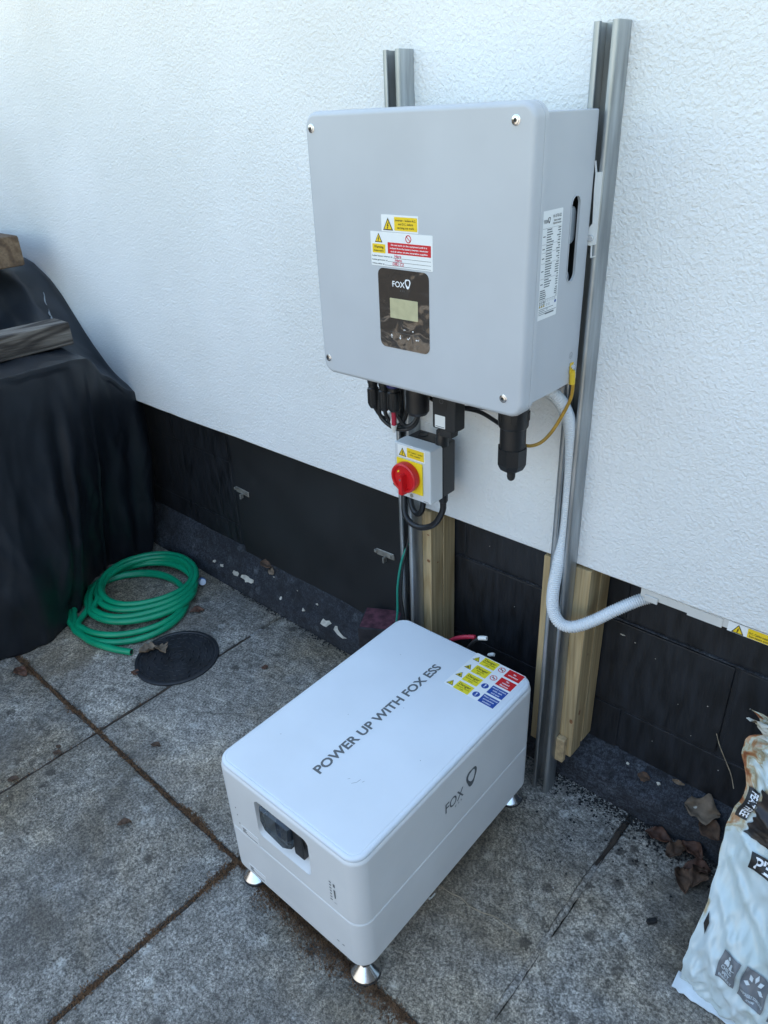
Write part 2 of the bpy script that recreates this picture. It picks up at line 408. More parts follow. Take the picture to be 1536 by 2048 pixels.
def place(o, origin, parent):
    ORIG[o] = Vector(origin)
    if parent is not None:
        o.parent = parent
        o.location = Vector(origin) - ORIG[parent]
    else:
        o.location = origin
def thing(name, loc, label, cat, group=None):
    o = bpy.data.objects.new(name, None)
    o.empty_display_size = .05
    COL.objects.link(o); place(o, loc, None)
    return tag(o, label, cat, group)
def tag(o, label=None, cat=None, group=None, kind=None):
    if label: o['label'] = label
    if cat: o['category'] = cat
    if group: o['group'] = group
    if kind: o['kind'] = kind
    return o
def boolean_cut(o, cutters):
    o.modifiers.clear()
    for c in cutters:
        md = o.modifiers.new('cut', 'BOOLEAN'); md.operation = 'DIFFERENCE'; md.object = c; md.solver = 'EXACT'
    dg = bpy.context.evaluated_depsgraph_get()
    me = bpy.data.meshes.new_from_object(o.evaluated_get(dg))
    o.modifiers.clear(); old = o.data; o.data = me; bpy.data.meshes.remove(old)
    for c in cutters:
        m_ = c.data; bpy.data.objects.remove(c); bpy.data.meshes.remove(m_)
    me.polygons.foreach_set('use_smooth', [True] * len(me.polygons)); me.set_sharp_from_angle(angle=math.radians(30))
    md = o.modifiers.new('normals', 'WEIGHTED_NORMAL'); md.keep_sharp = True; md.weight = 90
def rr(x0, x1, y0, y1, r, n=6):
    pts = []
    for cx, cy, a0 in ((x1 - r, y1 - r, 0), (x0 + r, y1 - r, 90), (x0 + r, y0 + r, 180), (x1 - r, y0 + r, 270)):
        for k in range(n + 1):
            a = math.radians(a0 + 90 * k / n); pts.append((cx + r * math.cos(a), cy + r * math.sin(a)))
    return pts
def spline(pts, n=12):
    """Catmull-Rom through pts"""
    P = [Vector(p) for p in pts]; P = [2 * P[0] - P[1]] + P + [2 * P[-1] - P[-2]]; out = []
    for i in range(1, len(P) - 2):
        for k in range(n):
            t = k / n
            a, b_, c, d = P[i - 1], P[i], P[i + 1], P[i + 2]
            out.append(.5 * ((2 * b_) + (c - a) * t + (2 * a - 5 * b_ + 4 * c - d) * t * t + (3 * b_ - a - 3 * c + d) * t ** 3))
    out.append(P[-2]); return out

# ------------------------------------------------------------------ flat print (lettering, stickers)
_text_cache = {}
def text_mesh(s, bold=0.0):
    key = (s, bold)
    if key not in _text_cache:
        cu = bpy.data.curves.new('lettering', 'FONT'); cu.body = s; cu.size = 1; cu.offset = bold; cu.resolution_u = 3
        ob = bpy.data.objects.new('lettering', cu); COL.objects.link(ob)
        dg = bpy.context.evaluated_depsgraph_get()
        me = bpy.data.meshes.new_from_object(ob.evaluated_get(dg))
        V = [(v.co.x, v.co.y) for v in me.vertices]; F = [tuple(p.vertices) for p in me.polygons]
        bpy.data.objects.remove(ob); bpy.data.curves.remove(cu); bpy.data.meshes.remove(me)
        xs = [p[0] for p in V]; ys = [p[1] for p in V]
        _text_cache[key] = (V, F, min(xs), max(xs), min(ys), max(ys))
    return _text_cache[key]
class Print:
    """2-D shapes in the plane origin + x*U + y*V, stacked in thin layers along the normal; on: optional surface map"""
    def __init__(self, origin, U, V, T=None, step=.00022, on=None):
        self.o = Vector(origin); self.U = Vector(U); self.V = Vector(V); self.N = self.U.cross(self.V).normalized()
        self.mb = MB(T); self.names = []; self.step = step; self.on = on
    def _add(self, pts, faces, m, layer):
        if m not in self.names: self.names.append(m)
        self.mb.m = self.names.index(m)
        h = self.step * layer
        if self.on: vv = [self.on(x, y, h) for x, y in pts]
        else: vv = [self.o + self.U * x + self.V * y + self.N * h for x, y in pts]
        self.mb.add(vv, faces)
    def poly(self, pts, m, layer=1): self._add(pts, [tuple(range(len(pts)))], m, layer)
    def rect(self, x0, y0, x1, y1, m, layer=1, r=0):
        self.poly(rr(x0, x1, y0, y1, r, 3) if r else [(x0, y0), (x1, y0), (x1, y1), (x0, y1)], m, layer)
    def ring(self, cx, cy, r0, r1, m, layer=1, n=28, sx=1.0):
        p = []; f = []
        for k in range(n):
            a = 2 * PI * k / n
            p += [(cx + r0 * sx * math.cos(a), cy + r0 * math.sin(a)), (cx + r1 * sx * math.cos(a), cy + r1 * math.sin(a))]
            j = (k + 1) % n; f.append((2 * k, 2 * k + 1, 2 * j + 1, 2 * j))
        self._add(p, f, m, layer)
    def disc(self, cx, cy, r, m, layer=1, n=24): self.poly([(cx + r * math.cos(2 * PI * k / n), cy + r * math.sin(2 * PI * k / n)) for k in range(n)], m, layer)
    def line(self, x0, y0, x1, y1, w, m, layer=1):
        d = Vector((x1 - x0, y1 - y0)).normalized(); q = Vector((-d.y, d.x)) * w / 2
        self.poly([(x0 + q.x, y0 + q.y), (x0 - q.x, y0 - q.y), (x1 - q.x, y1 - q.y), (x1 + q.x, y1 + q.y)], m, layer)
    def text(self, s, x, y, h, m, layer=2, w=None, align='c', bold=.0, shear=0.0):
        """h = cap height, w = fitted width; y is the baseline"""
        V, F, x0, x1, y0, y1 = text_mesh(s, bold)
        sy = h / .69
        sx = w / (x1 - x0) if w else sy
        W = (x1 - x0) * sx
        ox = x - (W / 2 if align == 'c' else 0 if align == 'l' else W)
        self._add([(ox + (a - x0) * sx + shear * b_ * sy, y + b_ * sy) for a, b_ in V], F, m, layer)
    def warn(self, cx, y0, w, fill='sticker_yellow', layer=1, sign='bolt'):
        h = w * .9
        self.poly([(cx - w / 2, y0), (cx + w / 2, y0), (cx, y0 + h)], 'ink_black', layer)
        k = .76; yy = y0 + h * .085
        self.poly([(cx - w / 2 * k, yy), (cx + w / 2 * k, yy), (cx, yy + h * k)], fill, layer + 1)
        b_ = [(.02, .62), (-.10, .34), (-.01, .36), (-.07, .20), (-.12, .21), (-.03, .10), (.03, .22), (-.01, .21), (.09, .43), (0, .40), (.10, .62)]
        if sign == 'bolt': self.poly([(cx + a * w, y0 + c * h) for a, c in b_], 'ink_black', layer + 2)
        else: self.poly([(cx + a * w, y0 + c * h) for a, c in ((-.16, .16), (.16, .16), (.18, .30), (.05, .38), (.08, .52), (-.02, .44), (-.10, .5), (-.08, .36), (-.19, .30))], 'ink_black', layer + 2)
    def emblem(self, cx, cy, r, m, layer=2, sx=.86):
        """open rounded-triangle ring of the maker's mark"""
        n = 36; p = []; f = []
        for k in range(n):
            a = 2 * PI * k / n
            q = 1 + .13 * math.cos(3 * (a - .52)); q2 = 1 + .10 * math.cos(3 * (a - .75))
            p += [(cx + r * q * sx * math.cos(a), cy + r * 1.15 * q * math.sin(a)), (cx + .02 * r + r * .66 * q2 * sx * math.cos(a), cy + .10 * r + r * .70 * q2 * math.sin(a))]
            j = (k + 1) % n; f.append((2 * k, 2 * k + 1, 2 * j + 1, 2 * j))
        self._add(p, f, m, layer)
    def build(self, name, parent): return self.mb.build(name, self.names, parent, smooth=0, recalc=False)

# ================================================================== SETTING
# ground sheet and patio slabs
g = MB(); g.add([(-40, -40, -.05), (40, -40, -.05), (40, 40, -.05), (-40, 40, -.05)], [(0, 1, 2, 3)])
ground = g.build('ground', 'soil', smooth=0); tag(ground, 'dark bare soil around the paved patio', kind='structure')
p = MB(); p.box(-5.6, 5.6, -5.4, .30, -.046, -.016)
patio = p.build('patio', 'soil', smooth=0, origin=(0, 0, -.046)); tag(patio, 'grey concrete slab patio with mossy joints', kind='structure')
def slab_mesh(seed, w=.637, d=.64, gap=.0052):
    r_ = random.Random(seed); n = 18; ring = []
    def wob(): return r_.uniform(-.0022, .0022)
    for k in range(n): ring.append((gap + (w - 2 * gap) * k / n, gap + wob()))
    for k in range(n): ring.append((w - gap + wob(), gap + (d - 2 * gap) * k / n))
    for k in range(n): ring.append((w - gap - (w - 2 * gap) * k / n, d - gap + wob()))
    for k in range(n): ring.append((gap + wob(), d - gap - (d - 2 * gap) * k / n))
    cx, cy = w / 2, d / 2
    def ins(q): return [(cx + (x - cx) * (1 - q / cx), cy + (y - cy) * (1 - q / cy)) for x, y in ring]
    mb = MB()
    mb.loft([[(x, y, -.030) for x, y in ring], [(x, y, -.006) for x, y in ring], [(x, y, -.0018) for x, y in ins(.0022)], [(x, y, 0) for x, y in ins(.007)]])
    return mb
slab_meshes = []
XJ0, YJ0, SW, SD = -.215, -.655, .637, .645
for ix in range(-8, 9):
    for iy in range(-7, 1):
        x = XJ0 + ix * SW; y = YJ0 + iy * SD
        if not (-5.5 < x and x + SW < 5.55): continue
        gp = .011 if False else .0075
        nm = 'slab'
        key = (ix * 3 + iy * 5) % 6
        while len(slab_meshes) <= key:
            o = slab_mesh(len(slab_meshes), SW, SD if True else 0).build('slab', 'slab_concrete', patio, origin=(0, 0, 0))
            slab_meshes.append(o.data); bpy.data.objects.remove(o)
        if iy == 0:   # row against the wall is cut longer
            o = slab_mesh(100 + ix, SW, .722).build('slab', 'slab_concrete', patio, origin=(0, 0, 0)); me = o.data
        else:
            o = bpy.data.objects.new('slab', slab_meshes[key]); COL.objects.link(o)
        place(o, Vector((x, y, random.uniform(-.0015, .0015))), patio)
        o.rotation_euler = (random.uniform(-.0015, .0015), random.uniform(-.0015, .0015), random.uniform(-.002, .002))

# house wall: thick render over a recessed, black-painted block plinth on a sloping painted footing
RZ, PY = .662, .105
wall = thing('house_wall', (0, .3, 0), 'white textured render house wall above a black painted plinth', 'wall')
w = MB()
nx = 200; xs = np.linspace(-6, 6, nx + 1)
def edge(x): return RZ + .0016 * noise.noise(Vector((x * 14, 0, 3))) + .0022 * noise.noise(Vector((x * 3, 5, 3)))
rings = []
for x in xs:
    e_ = edge(x)
    rings.append([(x, .0, 5.2), (x, .0, e_ + .004), (x, .004, e_), (x, .11, e_), (x, .11, 5.2)])
w.loft(rings)
w.build('render_coat', 'white_render', wall, smooth=40)
w = MB(); w.box(-6, 6, PY + .022, 8, -.05, 5.19); w.build('wall_core', 'plinth_black', wall, smooth=0)
# plinth blocks (children of the wall), courses at z .01-.24-.49-.66
courses = [(.004, .236, 0.02), (.246, .484, .24), (.494, .658, .0)]
for ci, (z0, z1, off) in enumerate(courses):
    x = -5.4 + off
    k = 0
    while x < 5.4:
        L = .44
        xa, xb = x + .004, x + L - .004
        dy = random.uniform(-.0015, .0015)
        # the flat access board replaces the blocks between x -1.09 and -.24
        segs = [(xa, xb)]
        if xb > -1.09 and xa < -.245 and ci >= 0:
            segs = []
            if xa < -1.16: segs.append((xa, -1.12))
            if xb > -.20: segs.append((-.235, xb))
        for a, b_ in segs:
            if b_ - a < .03: continue
            m_ = MB(); m_.box(a, b_, PY + dy, PY + .03, z0, z1, .004, 2)
            m_.build('plinth_block', 'plinth_black', wall)
        x += L
# mortar smeared flush behind the joints, with a ragged pale lip along the upper bed joint
m_ = MB(); m_.box(-5.4, 5.4, PY + .0028, PY + .024, .0, .66); m_.build('mortar', 'plinth_black', wall, smooth=0)
m_ = MB()
for x0, x1, z in ((.255, .78, .4895), (-.15, .14, .4885)):
    ring = []
    n = 70
    for k in range(n + 1):
        x = x0 + (x1 - x0) * k / n
        a = .0016 * noise.noise(Vector((x * 60, 1, 1))); t = .0022 + .0016 * noise.noise(Vector((x * 45, 7, 1)))
        if x0 < 0: t *= .5
        ring.append([(x, PY - .0022, z + a), (x, PY - .0012, z + a + t), (x, PY + .01, z + a + t), (x, PY + .01, z + a - t), (x, PY - .0012, z + a - t)])
    m_.loft(ring)
m_.build('mortar_lip', 'footing_paint', wall)
# flat black board with clips
m_ = MB(); m_.box(-1.085, -.24, PY - .012, PY + .012, .10, .657, .002, 1); m_.build('access_board', 'panel_black', wall)
def clip(x, z, rot):
    T = Matrix.Translation((x, PY - .012, z)) @ Matrix.Rotation(rot, 4, 'Y')
    m = MB(T); m.box(-.034, .034, -.004, .0, -.010, .010, .0015, 1); m.box(-.040, -.030, -.008, .0, -.003, .006, .001, 1)
    m.box(.0, .006, -.018, -.004, -.022, -.004, .001, 1); m.lathe([(0.001, -.007), (.006, -.007), (.006, -.004), (.001, -.003)], (.018, 0, 0), 'y', 10)
    return m.build('clip', 'clip_grey', wall)
clip(-1.045, .400, .05); clip(-.395, .400, -.05)
# footing
m_ = MB(); rings = []
for k in range(241):
    x = -6 + 12 * k / 240
    t = max(0, min(1, (x + .6) / .8))
    zb = .158 * (1 - t) + .118 * t; zf = .062 * (1 - t) + .074 * t; yf = .040
    w1 = .005 * noise.noise(Vector((x * 5, 0, 0))); w2 = .004 * noise.noise(Vector((x * 9, 3, 0))); w3 = .003 * noise.noise(Vector((x * 16, 8, 0)))
    rings.append([(x, yf - .004 + w3, -.02), (x, yf + w3, .012), (x, yf + .002 + w1 * .5, zf * .8), (x, yf + .012 + w1, zf + w2 * .5), (x, yf + .035 + w1, zf + .3 * (zb - zf) + w2), (x, PY - .012, zb - .012 + w2), (x, PY + .004, zb + w2), (x, PY + .02, zb + .004), (x, PY + .02, -.02)])
m_.loft(rings); footing = m_.build('footing', 'footing_paint', wall, smooth=60)
def flake(x, y, z, s, elong, nrm, mname, parent, name):
    r_ = random.Random(int(x * 1e4)); n = 11
    U = Vector((1, 0, 0)); N = Vector(nrm).normalized(); V = N.cross(U).normalized()
    pts = []
    for k in range(n):
        a = 2 * PI * k / n; q = s * r_.uniform(.5, 1.15)
        pts.append(Vector((x, y, z)) + U * q * elong * math.cos(a) + V * q * math.sin(a))
    m = MB(); m.loft([[tuple(q_ - N * .006) for q_ in pts], [tuple(q_ + N * .0012) for q_ in pts]])
    return m.build(name, mname, parent, smooth=0)
for x, s, el in ((-1.235, .006, 1.5), (-1.19, .007, 1.3), (-1.155, .006, 1.3), (-1.11, .010, 2.0), (-1.04, .015, 2.2), (-.99, .007, 1.4), (-.86, .006, 1), (-.745, .006, 1.2), (-.64, .013, 2.0), (-.545, .021, 2.4), (-.50, .011, 2.0)):
    flake(x, .052, .062 + .003 * math.sin(x * 40), s, el, (0, -.75, .65), 'paint_chip', wall, 'paint_chip')
for x, y, z, s in ((-.80, .082, .105, .004), (-.70, .075, .095, .004), (-.62, .088, .12, .003), (-.92, .08, .11, .003), (.46, .075, .102, .004), (.38, .082, .108, .003), (.55, .07, .098, .004)):
    flake(x, y, z, s, 1.3, (0, -.6, .8), 'paint_chip', wall, 'paint_chip')
for x, z, s, el in ((.315, .452, .0045, 2.2), (.345, .445, .003, 2), (.395, .425, .002, 1.5), (.52, .36, .003, 1), (.46, .33, .002, 1), (.50, .26, .0022, 1), (.60, .40, .002, 1.6), (.42, .19, .002, 1), (.57, .2, .002, 1), (-.05, .55, .002, 1), (.03, .40, .002, 1)):
    flake(x, PY - .0005, z, s * .42, el * random.uniform(.8, 1.8), (0, -1, 0), 'paint_chip', wall, 'paint_chip')

# ================================================================== STRUTS AND TIMBER POSTS
def strut(x0, ztop, zbot, label):
    W, D, t, lip = .041, .041, .0026, .0095
    y0, y1 = -D - .001, -.001
    m = MB()
    prof_l = [(x0, y1), (x0, y0 + .003), (x0 + .003, y0), (x0 + lip, y0), (x0 + lip + .001, y0 + .001), (x0 + lip + .001, y0 + .0075), (x0 + lip - t, y0 + .0075), (x0 + lip - t, y0 + t), (x0 + t, y0 + t), (x0 + t, y1)]
    m.loft([[(x, y, zbot) for x, y in prof_l], [(x, y, ztop) for x, y in prof_l]])
    prof_r = [(2 * x0 + W - x, y) for x, y in prof_l]
    m.loft([[(x, y, zbot) for x, y in prof_r], [(x, y, ztop) for x, y in prof_r]])
    # slotted back web
    a, b_ = x0 + t + .0002, x0 + W - t - .0002
    c0, c1 = x0 + W / 2 - .0065, x0 + W / 2 + .0065
    m.box(a, c0, y1 - t, y1, zbot, ztop); m.box(c1, b_, y1 - t, y1, zbot, ztop)
    z = zbot
    first = True
    while z < ztop:
        m.box(c0, c1, y1 - t, y1, z, min(z + .022, ztop)); z += .05
    o = m.build('strut_channel', 'galvanised', smooth=50)
    return tag(o, label, 'strut', 'galvanised wall struts')
strut(-.2215, 1.6085, .003, 'shorter galvanised slotted strut behind the left half of the grey inverter')
strut(.1955, 1.6135, .003, 'galvanised slotted strut standing beside the right side of the grey inverter')
def post(x0, x1, zb, label):
    t = thing('timber_post', ((x0 + x1) / 2, .05, zb), label, 'timber post', 'timber packing behind the struts')
    m = MB(); m.box(x0, x1, .001, .050, zb, RZ - .006, .003, 2); m.build('board', 'timber_new', t)
    m = MB(); m.box(x0 + .003, x1 + .001, .0515, .0995, zb + .012, RZ - .007, .003, 2); m.build('board', 'timber_new', t)
    return t
tl = post(-.2195, -.155, .150, 'pale sawn timber post behind the left strut, under the isolator switch')
tr = post(.158, .270, .118, 'pale sawn timber post behind the right strut, crossed by white conduit')
m = MB(); m.box(.236, .258, -.016, .000, .105, .178, .002, 1); m.build('packing_block', 'timber_end', tr)
def knot(par, x, y, z, a, b_, axis):
    pr = Print((x, y, z), (1, 0, 0) if axis == 'y' else (0, 1, 0), (0, 0, 1)); n = 18
    for q, mm, ly in ((1.0, 'timber_end', 1), (.72, 'knot', 2)):
        pr.poly([(a * q * math.cos(2 * PI * k / n) * (1 + .2 * math.sin(3 * k)), b_ * q * math.sin(2 * PI * k / n)) for k in range(n)], mm, ly)
    pr.build('knot', par)
knot(tl, -.163, .0008, .514, .007, .006, 'y'); knot(tl, -.1548, .027, .500, .004, .004, 'x')
knot(tr, .262, .0008, .232, .006, .009, 'y'); knot(tr, .2703, .022, .250, .006, .012, 'x'); knot(tr, .2703, .030, .42, .003, .004, 'x'); knot(tl, -.163, .0008, .59, .005, .003, 'y')

# ================================================================== INVERTER
inv = thing('inverter', (.015, -.04, 1.068), 'light grey wall-hung solar inverter box with display and warning stickers', 'inverter')
FX0, FX1, FZ0, FZ1, FY = -.2095, .2405, 1.069, 1.516, -.259
m = MB()
def ring_xz(ins, y, r): return [(x, y, z) for x, z in rr(FX0 + ins, FX1 - ins, FZ0 + ins, FZ1 - ins, max(r - ins, .003), 8)]
secs = [(.006, -.2215, .024), (0.003, -.2235, .024), (.0, -.2265, .024), (0, -.2345, .024), (.0012, -.2355, .024), (.0012, -.2365, .024), (0, -.2375, .024), (0, -.250, .024), (.0012, -.2545, .024), (.004, -.2577, .024), (.0085, -.259, .024)]
m.loft([ring_xz(i, y, r) for i, y, r in secs])
m.build('front_cover', 'inverter_grey', inv, smooth=40)
m = MB()
BX0, BX1, BZ0, BZ1 = -.19, .221, 1.074, 1.5015
m.box(BX0, BX1, -.2213, -.046, BZ0, BZ1, .003, 2)
body = m.build('body', 'inverter_grey', inv, smooth=30)
# hand slot in the right side
c = MB(); o_ = rr(-.1115, -.0845, 1.2545, 1.385, .0134, 8)
c.loft([[(BX1 - .01, y, z) for y, z in o_], [(BX1 + .02, y, z) for y, z in o_]])
cut = c.build('cutter', 'inside_shade', smooth=0)
c = MB(); c.box(BX1 - .06, BX1 - .002, -.150, -.055, 1.23, 1.41); cut2 = c.build('cutter', 'inside_shade', smooth=0)
boolean_cut(body, [cut, cut2])
m = MB(); x0_, x1_, y0_, y1_, z0_, z1_ = BX1 - .059, BX1 - .0025, -.149, -.056, 1.231, 1.409
m.add([(x, y, z) for x in (x0_, x1_) for y in (y0_, y1_) for z in (z0_, z1_)], [(0, 1, 3, 2), (0, 4, 5, 1), (2, 3, 7, 6), (0, 2, 6, 4), (1, 5, 7, 3)]); m.build('slot_shade_liner', 'inside_shade', inv, smooth=0)  # liner's dark colour stands in for the shade inside the slot
m = MB(); o_ = rr(-.135, -.0795, 1.312, 1.368, .010, 6)
m.loft([[(BX1 - .045, y, z) for y, z in o_], [(BX1 - .009, y, z) for y, z in o_], [(BX1 - .007, y + (.002 if y < -.104 else -.002), z + (.002 if z < 1.34 else -.002)) for y, z in o_]]); m.build('heatsink_fin', 'heatsink', inv)
m = MB(); m.lathe([(.014, -.045), (.014, -.009), (.011, -.007), (.001, -.007)], (BX1, -.100, 1.258), 'x', 18); m.build('inner_boss', 'heatsink', inv)
# rim of the hand slot
m = MB(); o1 = rr(-.1125, -.0835, 1.2535, 1.386, .0144, 8); o2 = rr(-.1108, -.0852, 1.2552, 1.3843, .0127, 8)
m.loft([[(BX1 + .0002, y, z) for y, z in o1], [(BX1 + .0012, y, z) for y, z in o1], [(BX1 + .0012, y, z) for y, z in o2], [(BX1 - .003, y, z) for y, z in o2]], False, False); m.build('slot_rim', 'inverter_grey', inv)
def socket_screw(x, y, z, r, par, axis='y'):
    m = MB(); s = -1
    m.lathe([(r * 1.25, .0005), (r * 1.25, -.0006), (r, -.0010), (r * .95, -.0022), (r * .5, -.0026), (r * .45, -.0006), (.0003, -.0004)], (x, y, z), axis, 18)
    o = m.build('screw', 'steel', par)
    m = MB(); m.lathe([(r * .46, -.0012), (.0003, -.0013)], (x, y, z), axis, 6); m.build('socket', 'ink_black', o, smooth=0)
for x, z in ((-.192, 1.491), (.209, 1.493), (-.193, 1.099), (.206, 1.099)): socket_screw(x, FY - .0002, z, .0055, inv)
UX, UZ = (1, 0, 0), (0, 0, 1)
def sticker(name, x0, x1, z0, z1, y, par, mname='sticker_white', r=.0012, rot=0, th=.0004):
    m = MB(); m.prism(rr(x0, x1, z0, z1, r, 3), y, y - th); return m.build(name, mname, par, smooth=0)
# upper sticker
s = sticker('warning_sticker', -.0425, .036, 1.338, 1.364, FY, inv); s['label'] = 'small white and yellow isolation warning sticker'
pr = Print((0, FY - .0004, 0), UX, UZ)
pr.warn(-.0278, 1.3402, .0215)
pr.rect(-.0142, 1.3405, .034, 1.3612, 'sticker_yellow', 1, .0015)
for i, t in enumerate(('Inverter - isolate A.C.', 'and D.C. before', 'carrying out work.')): pr.text(t, .01, 1.3548 - i * .0056, .0032, 'ink_black', w=(.043, .031, .036)[i], bold=.012)
pr.build('print', s)
# lower sticker
s = sticker('warning_sticker', -.068, .0645, 1.2825, 1.337, FY, inv); s['label'] = 'larger white sticker with red panel and red handwriting'
pr = Print((0, FY - .0004, 0), UX, UZ)
pr.warn(-.0498, 1.3202, .0165)
pr.rect(-.0643, 1.3032, -.0355, 1.3175, 'sticker_yellow', 1, .001)
pr.text('Warning', -.05, 1.3110, .0042, 'ink_black', w=.021, bold=.01); pr.text('Multiple supplies', -.05, 1.3060, .002, 'ink_black', w=.022, bold=.02)
pr.ring(.0148, 1.3288, .0047, .0062, 'sticker_red', 1); pr.line(.0108, 1.3328, .0188, 1.3248, .0013, 'sticker_red', 1)
pr.rect(-.030, 1.3038, .0612, 1.3215, 'sticker_red', 1)
for i, t in enumerate(('Do not work on this equipment until it is', 'isolated from the battery inverter, generator', 'and all other on-site generation supplies')): pr.text(t, .0155, 1.3165 - i * .0051, .0026, 'ink_white', w=(.076, .081, .078)[i], bold=.02)
for i, (t, w_) in enumerate((('Isolate battery inverter at', .045), ('Isolate generator at', .034), ('Isolate other at', .027))):
    zz = 1.2975 - i * .0062
    pr.text(t, -.0655, zz, .0022, 'ink_black', w=w_, align='l', bold=.01)
    pr.line(-.0655 + w_ + .001, zz - .0004, .0612, zz - .0004, .0005, 'ink_black', 1)
for t, x, z, w_ in (('Here', -.0085, 1.2982, .0145), ('Here', -.0075, 1.2920, .0145), ('DB2 C2', -.008, 1.2857, .024)): pr.text(t, x, z, .0046, 'ink_magenta', 3, w=w_, shear=.12, bold=.012)
pr.build('print', s)
# display
m = MB(); m.prism(rr(-.0545, .0562, 1.1452, 1.2795, .0115, 6), FY, FY - .0006)
d = m.build('display_panel', 'display_film', inv, smooth=0)
pr = Print((0, FY - .0006, 0), UX, UZ)
pr.text('FOX', -.0085, 1.2510, .0092, 'ink_white', w=.027, bold=.012); pr.emblem(.0115, 1.2585, .0068, 'ink_white'); pr.text('E S S', -.0005, 1.2442, .0028, 'ink_grey', w=.0095)
pr.line(-.031, 1.1738, .033, 1.1735, .0004, 'ink_grey', 1)
pr.disc(.002, 1.1802, .0011, 'ink_white'); pr.rect(-.0008, 1.1797, .0042, 1.1805, 'ink_white'); pr.disc(.0205, 1.1798, .0013, 'ink_white')
for x, up in ((-.0275, 1), (-.0082, -1)):
    z = 1.1662; pr.rect(x - .0006, z - .0034, x + .0006, z + .0034, 'ink_white'); pr.poly([(x - .0025, z + up * .0005), (x + .0025, z + up * .0005), (x, z + up * .0038)], 'ink_white', 2)
pr.line(.0072, 1.1665, .0095, 1.164, .0011, 'ink_white'); pr.line(.0092, 1.164, .0138, 1.1690, .0011, 'ink_white')
pr.line(.0275, 1.1660, .0335, 1.1660, .001, 'ink_white'); pr.line(.0333, 1.1658, .0333, 1.1682, .001, 'ink_white'); pr.poly([(.0262, 1.1660), (.0286, 1.1642), (.0286, 1.1678)], 'ink_white', 2)
pr.ring(.031, 1.1545, .0024, .0028, 'ink_grey')
tag(pr.build('print', d), kind='stuff')
m = MB(); m.prism(rr(-.0292, .0322, 1.198, 1.2315, .001, 2), FY - .0006, FY - .0010); m.build('screen', 'lcd', d, smooth=0)
# rating label on the right side: U along +y, V up, facing +x
RX = BX1 + .0001
m = MB(); o_ = rr(-.1955, -.1372, 1.2105, 1.3718, .002, 3); m.loft([[(RX, y, z) for y, z in o_], [(RX + .0004, y, z) for y, z in o_]]); s = m.build('rating_label', 'sticker_white', inv, smooth=0)
pr = Print((RX + .0004, -.1955, 1.2105), (0, 1, 0), (0, 0, 1))
pr.text('FOX', .0095, .1440, .0048, 'ink_black', w=.0105, bold=.015); pr.emblem(.0185, .1480, .0038, 'ink_black')
pr.text('H1-3.7-E-G2', .0415, .1500, .0042, 'ink_black', w=.024, bold=.015); pr.text('Storage inverter', .043, .1448, .0026, 'ink_black', w=.021, bold=.02); pr.text('Hybrid inverter', .0425, .1406, .0026, 'ink_black', w=.024, bold=.02)
r_ = random.Random(3); z = .1345
blocks = [6, 3, 4, 6, 4]
for nb in blocks:
    pr.rect(.002, z + .0018, .056, z + .0021, 'ink_black')
    pr.rect(.0035, z - nb * .0016 - .0004, .0105, z - nb * .0016 + .0009, 'ink_black')
    for k in range(nb):
        pr.rect(.0145, z - .0011, .0145 + r_.uniform(.012, .021), z + .0005, 'ink_grey'); x = r_.uniform(.004, .012); pr.rect(.0555 - x, z - .0011, .0555, z + .0005, 'ink_grey'); z -= .0036
    z -= .0012
for k in range(5):
    pr.rect(.003, z - .0011, .003 + r_.uniform(.012, .021), z + .0004, 'ink_grey'); x = r_.uniform(.002, .009); pr.rect(.0555 - x, z - .0011, .0555, z + .0004, 'ink_grey'); z -= .0031
pr.rect(.002, z, .056, z + .0004, 'ink_black')
for k in range(9): pr.rect(.004 + k * .0058, z - .0045, .0048 + k * .0058, z - .0008, 'ink_grey')
z -= .0105
for k in range(3): pr.warn(.0055 + k * .0062, z, .0052)
pr.ring(.0265, z + .0022, .0014, .0019, 'ink_grey'); pr.ring(.0335, z + .0022, .0014, .0019, 'ink_grey'); pr.disc(.0525, z + .0032, .0026, 'sticker_blue')
for k in range(4): pr.rect(.003, z - .0035 - k * .0027, (.047, .021, .056, .023)[k], z - .0027 - k * .0027, 'ink_grey')
pr.text('C', .0130, .0235, .005, 'ink_black', w=.0045); pr.text('E', .0188, .0235, .005, 'ink_black', w=.0042); pr.rect(.0040, .0240, .0078, .0246, 'ink_black'); pr.line(.0042, .0285, .0078, .0255, .0006, 'ink_black'); pr.line(.0078, .0285, .0042, .0255, .0006, 'ink_black')
pr.text('S/N', .0275, .0135, .0024, 'ink_grey', w=.005)
pr.rect(.0225, .0068, .0495, .0092, 'ink_grey')
pr.build('print', s)
# tiny sticker across the cover edge and earth symbol
m = MB(); m.box(BX1 + .0001, BX1 + .0004, -.2195, -.205, 1.170, 1.188); s = m.build('hot_surface_sticker', 'inverter_grey', inv, smooth=0)
pr = Print((BX1 + .0004, -.2195, 1.170), (0, 1, 0), (0, 0, 1)); pr.warn(.009, .009, .008); pr.rect(.003, .005, .0135, .0065, 'ink_grey'); pr.rect(.002, .002, .010, .0033, 'ink_grey'); pr.build('print', s)
pr = Print((BX1 + .0001, -.0735, 1.126), (0, 1, 0), (0, 0, 1)); pr.ring(0, 0, .0048, .0054, 'ink_grey'); pr.rect(-.0003, -.001, .0003, .003, 'ink_grey'); pr.rect(-.0025, -.0014, .0025, -.0009, 'ink_grey'); pr.rect(-.0015, -.0024, .0015, -.002, 'ink_grey'); pr.build('earth_symbol', inv)
m = MB(); m.lathe([(.0068, 0), (.0068, .0012), (.0048, .0012), (.0048, .0055), (.004, .006), (.0003, .006)], (BX1, -.0715, 1.106), 'x', 6); m.build('earth_bolt', 'steel', inv)
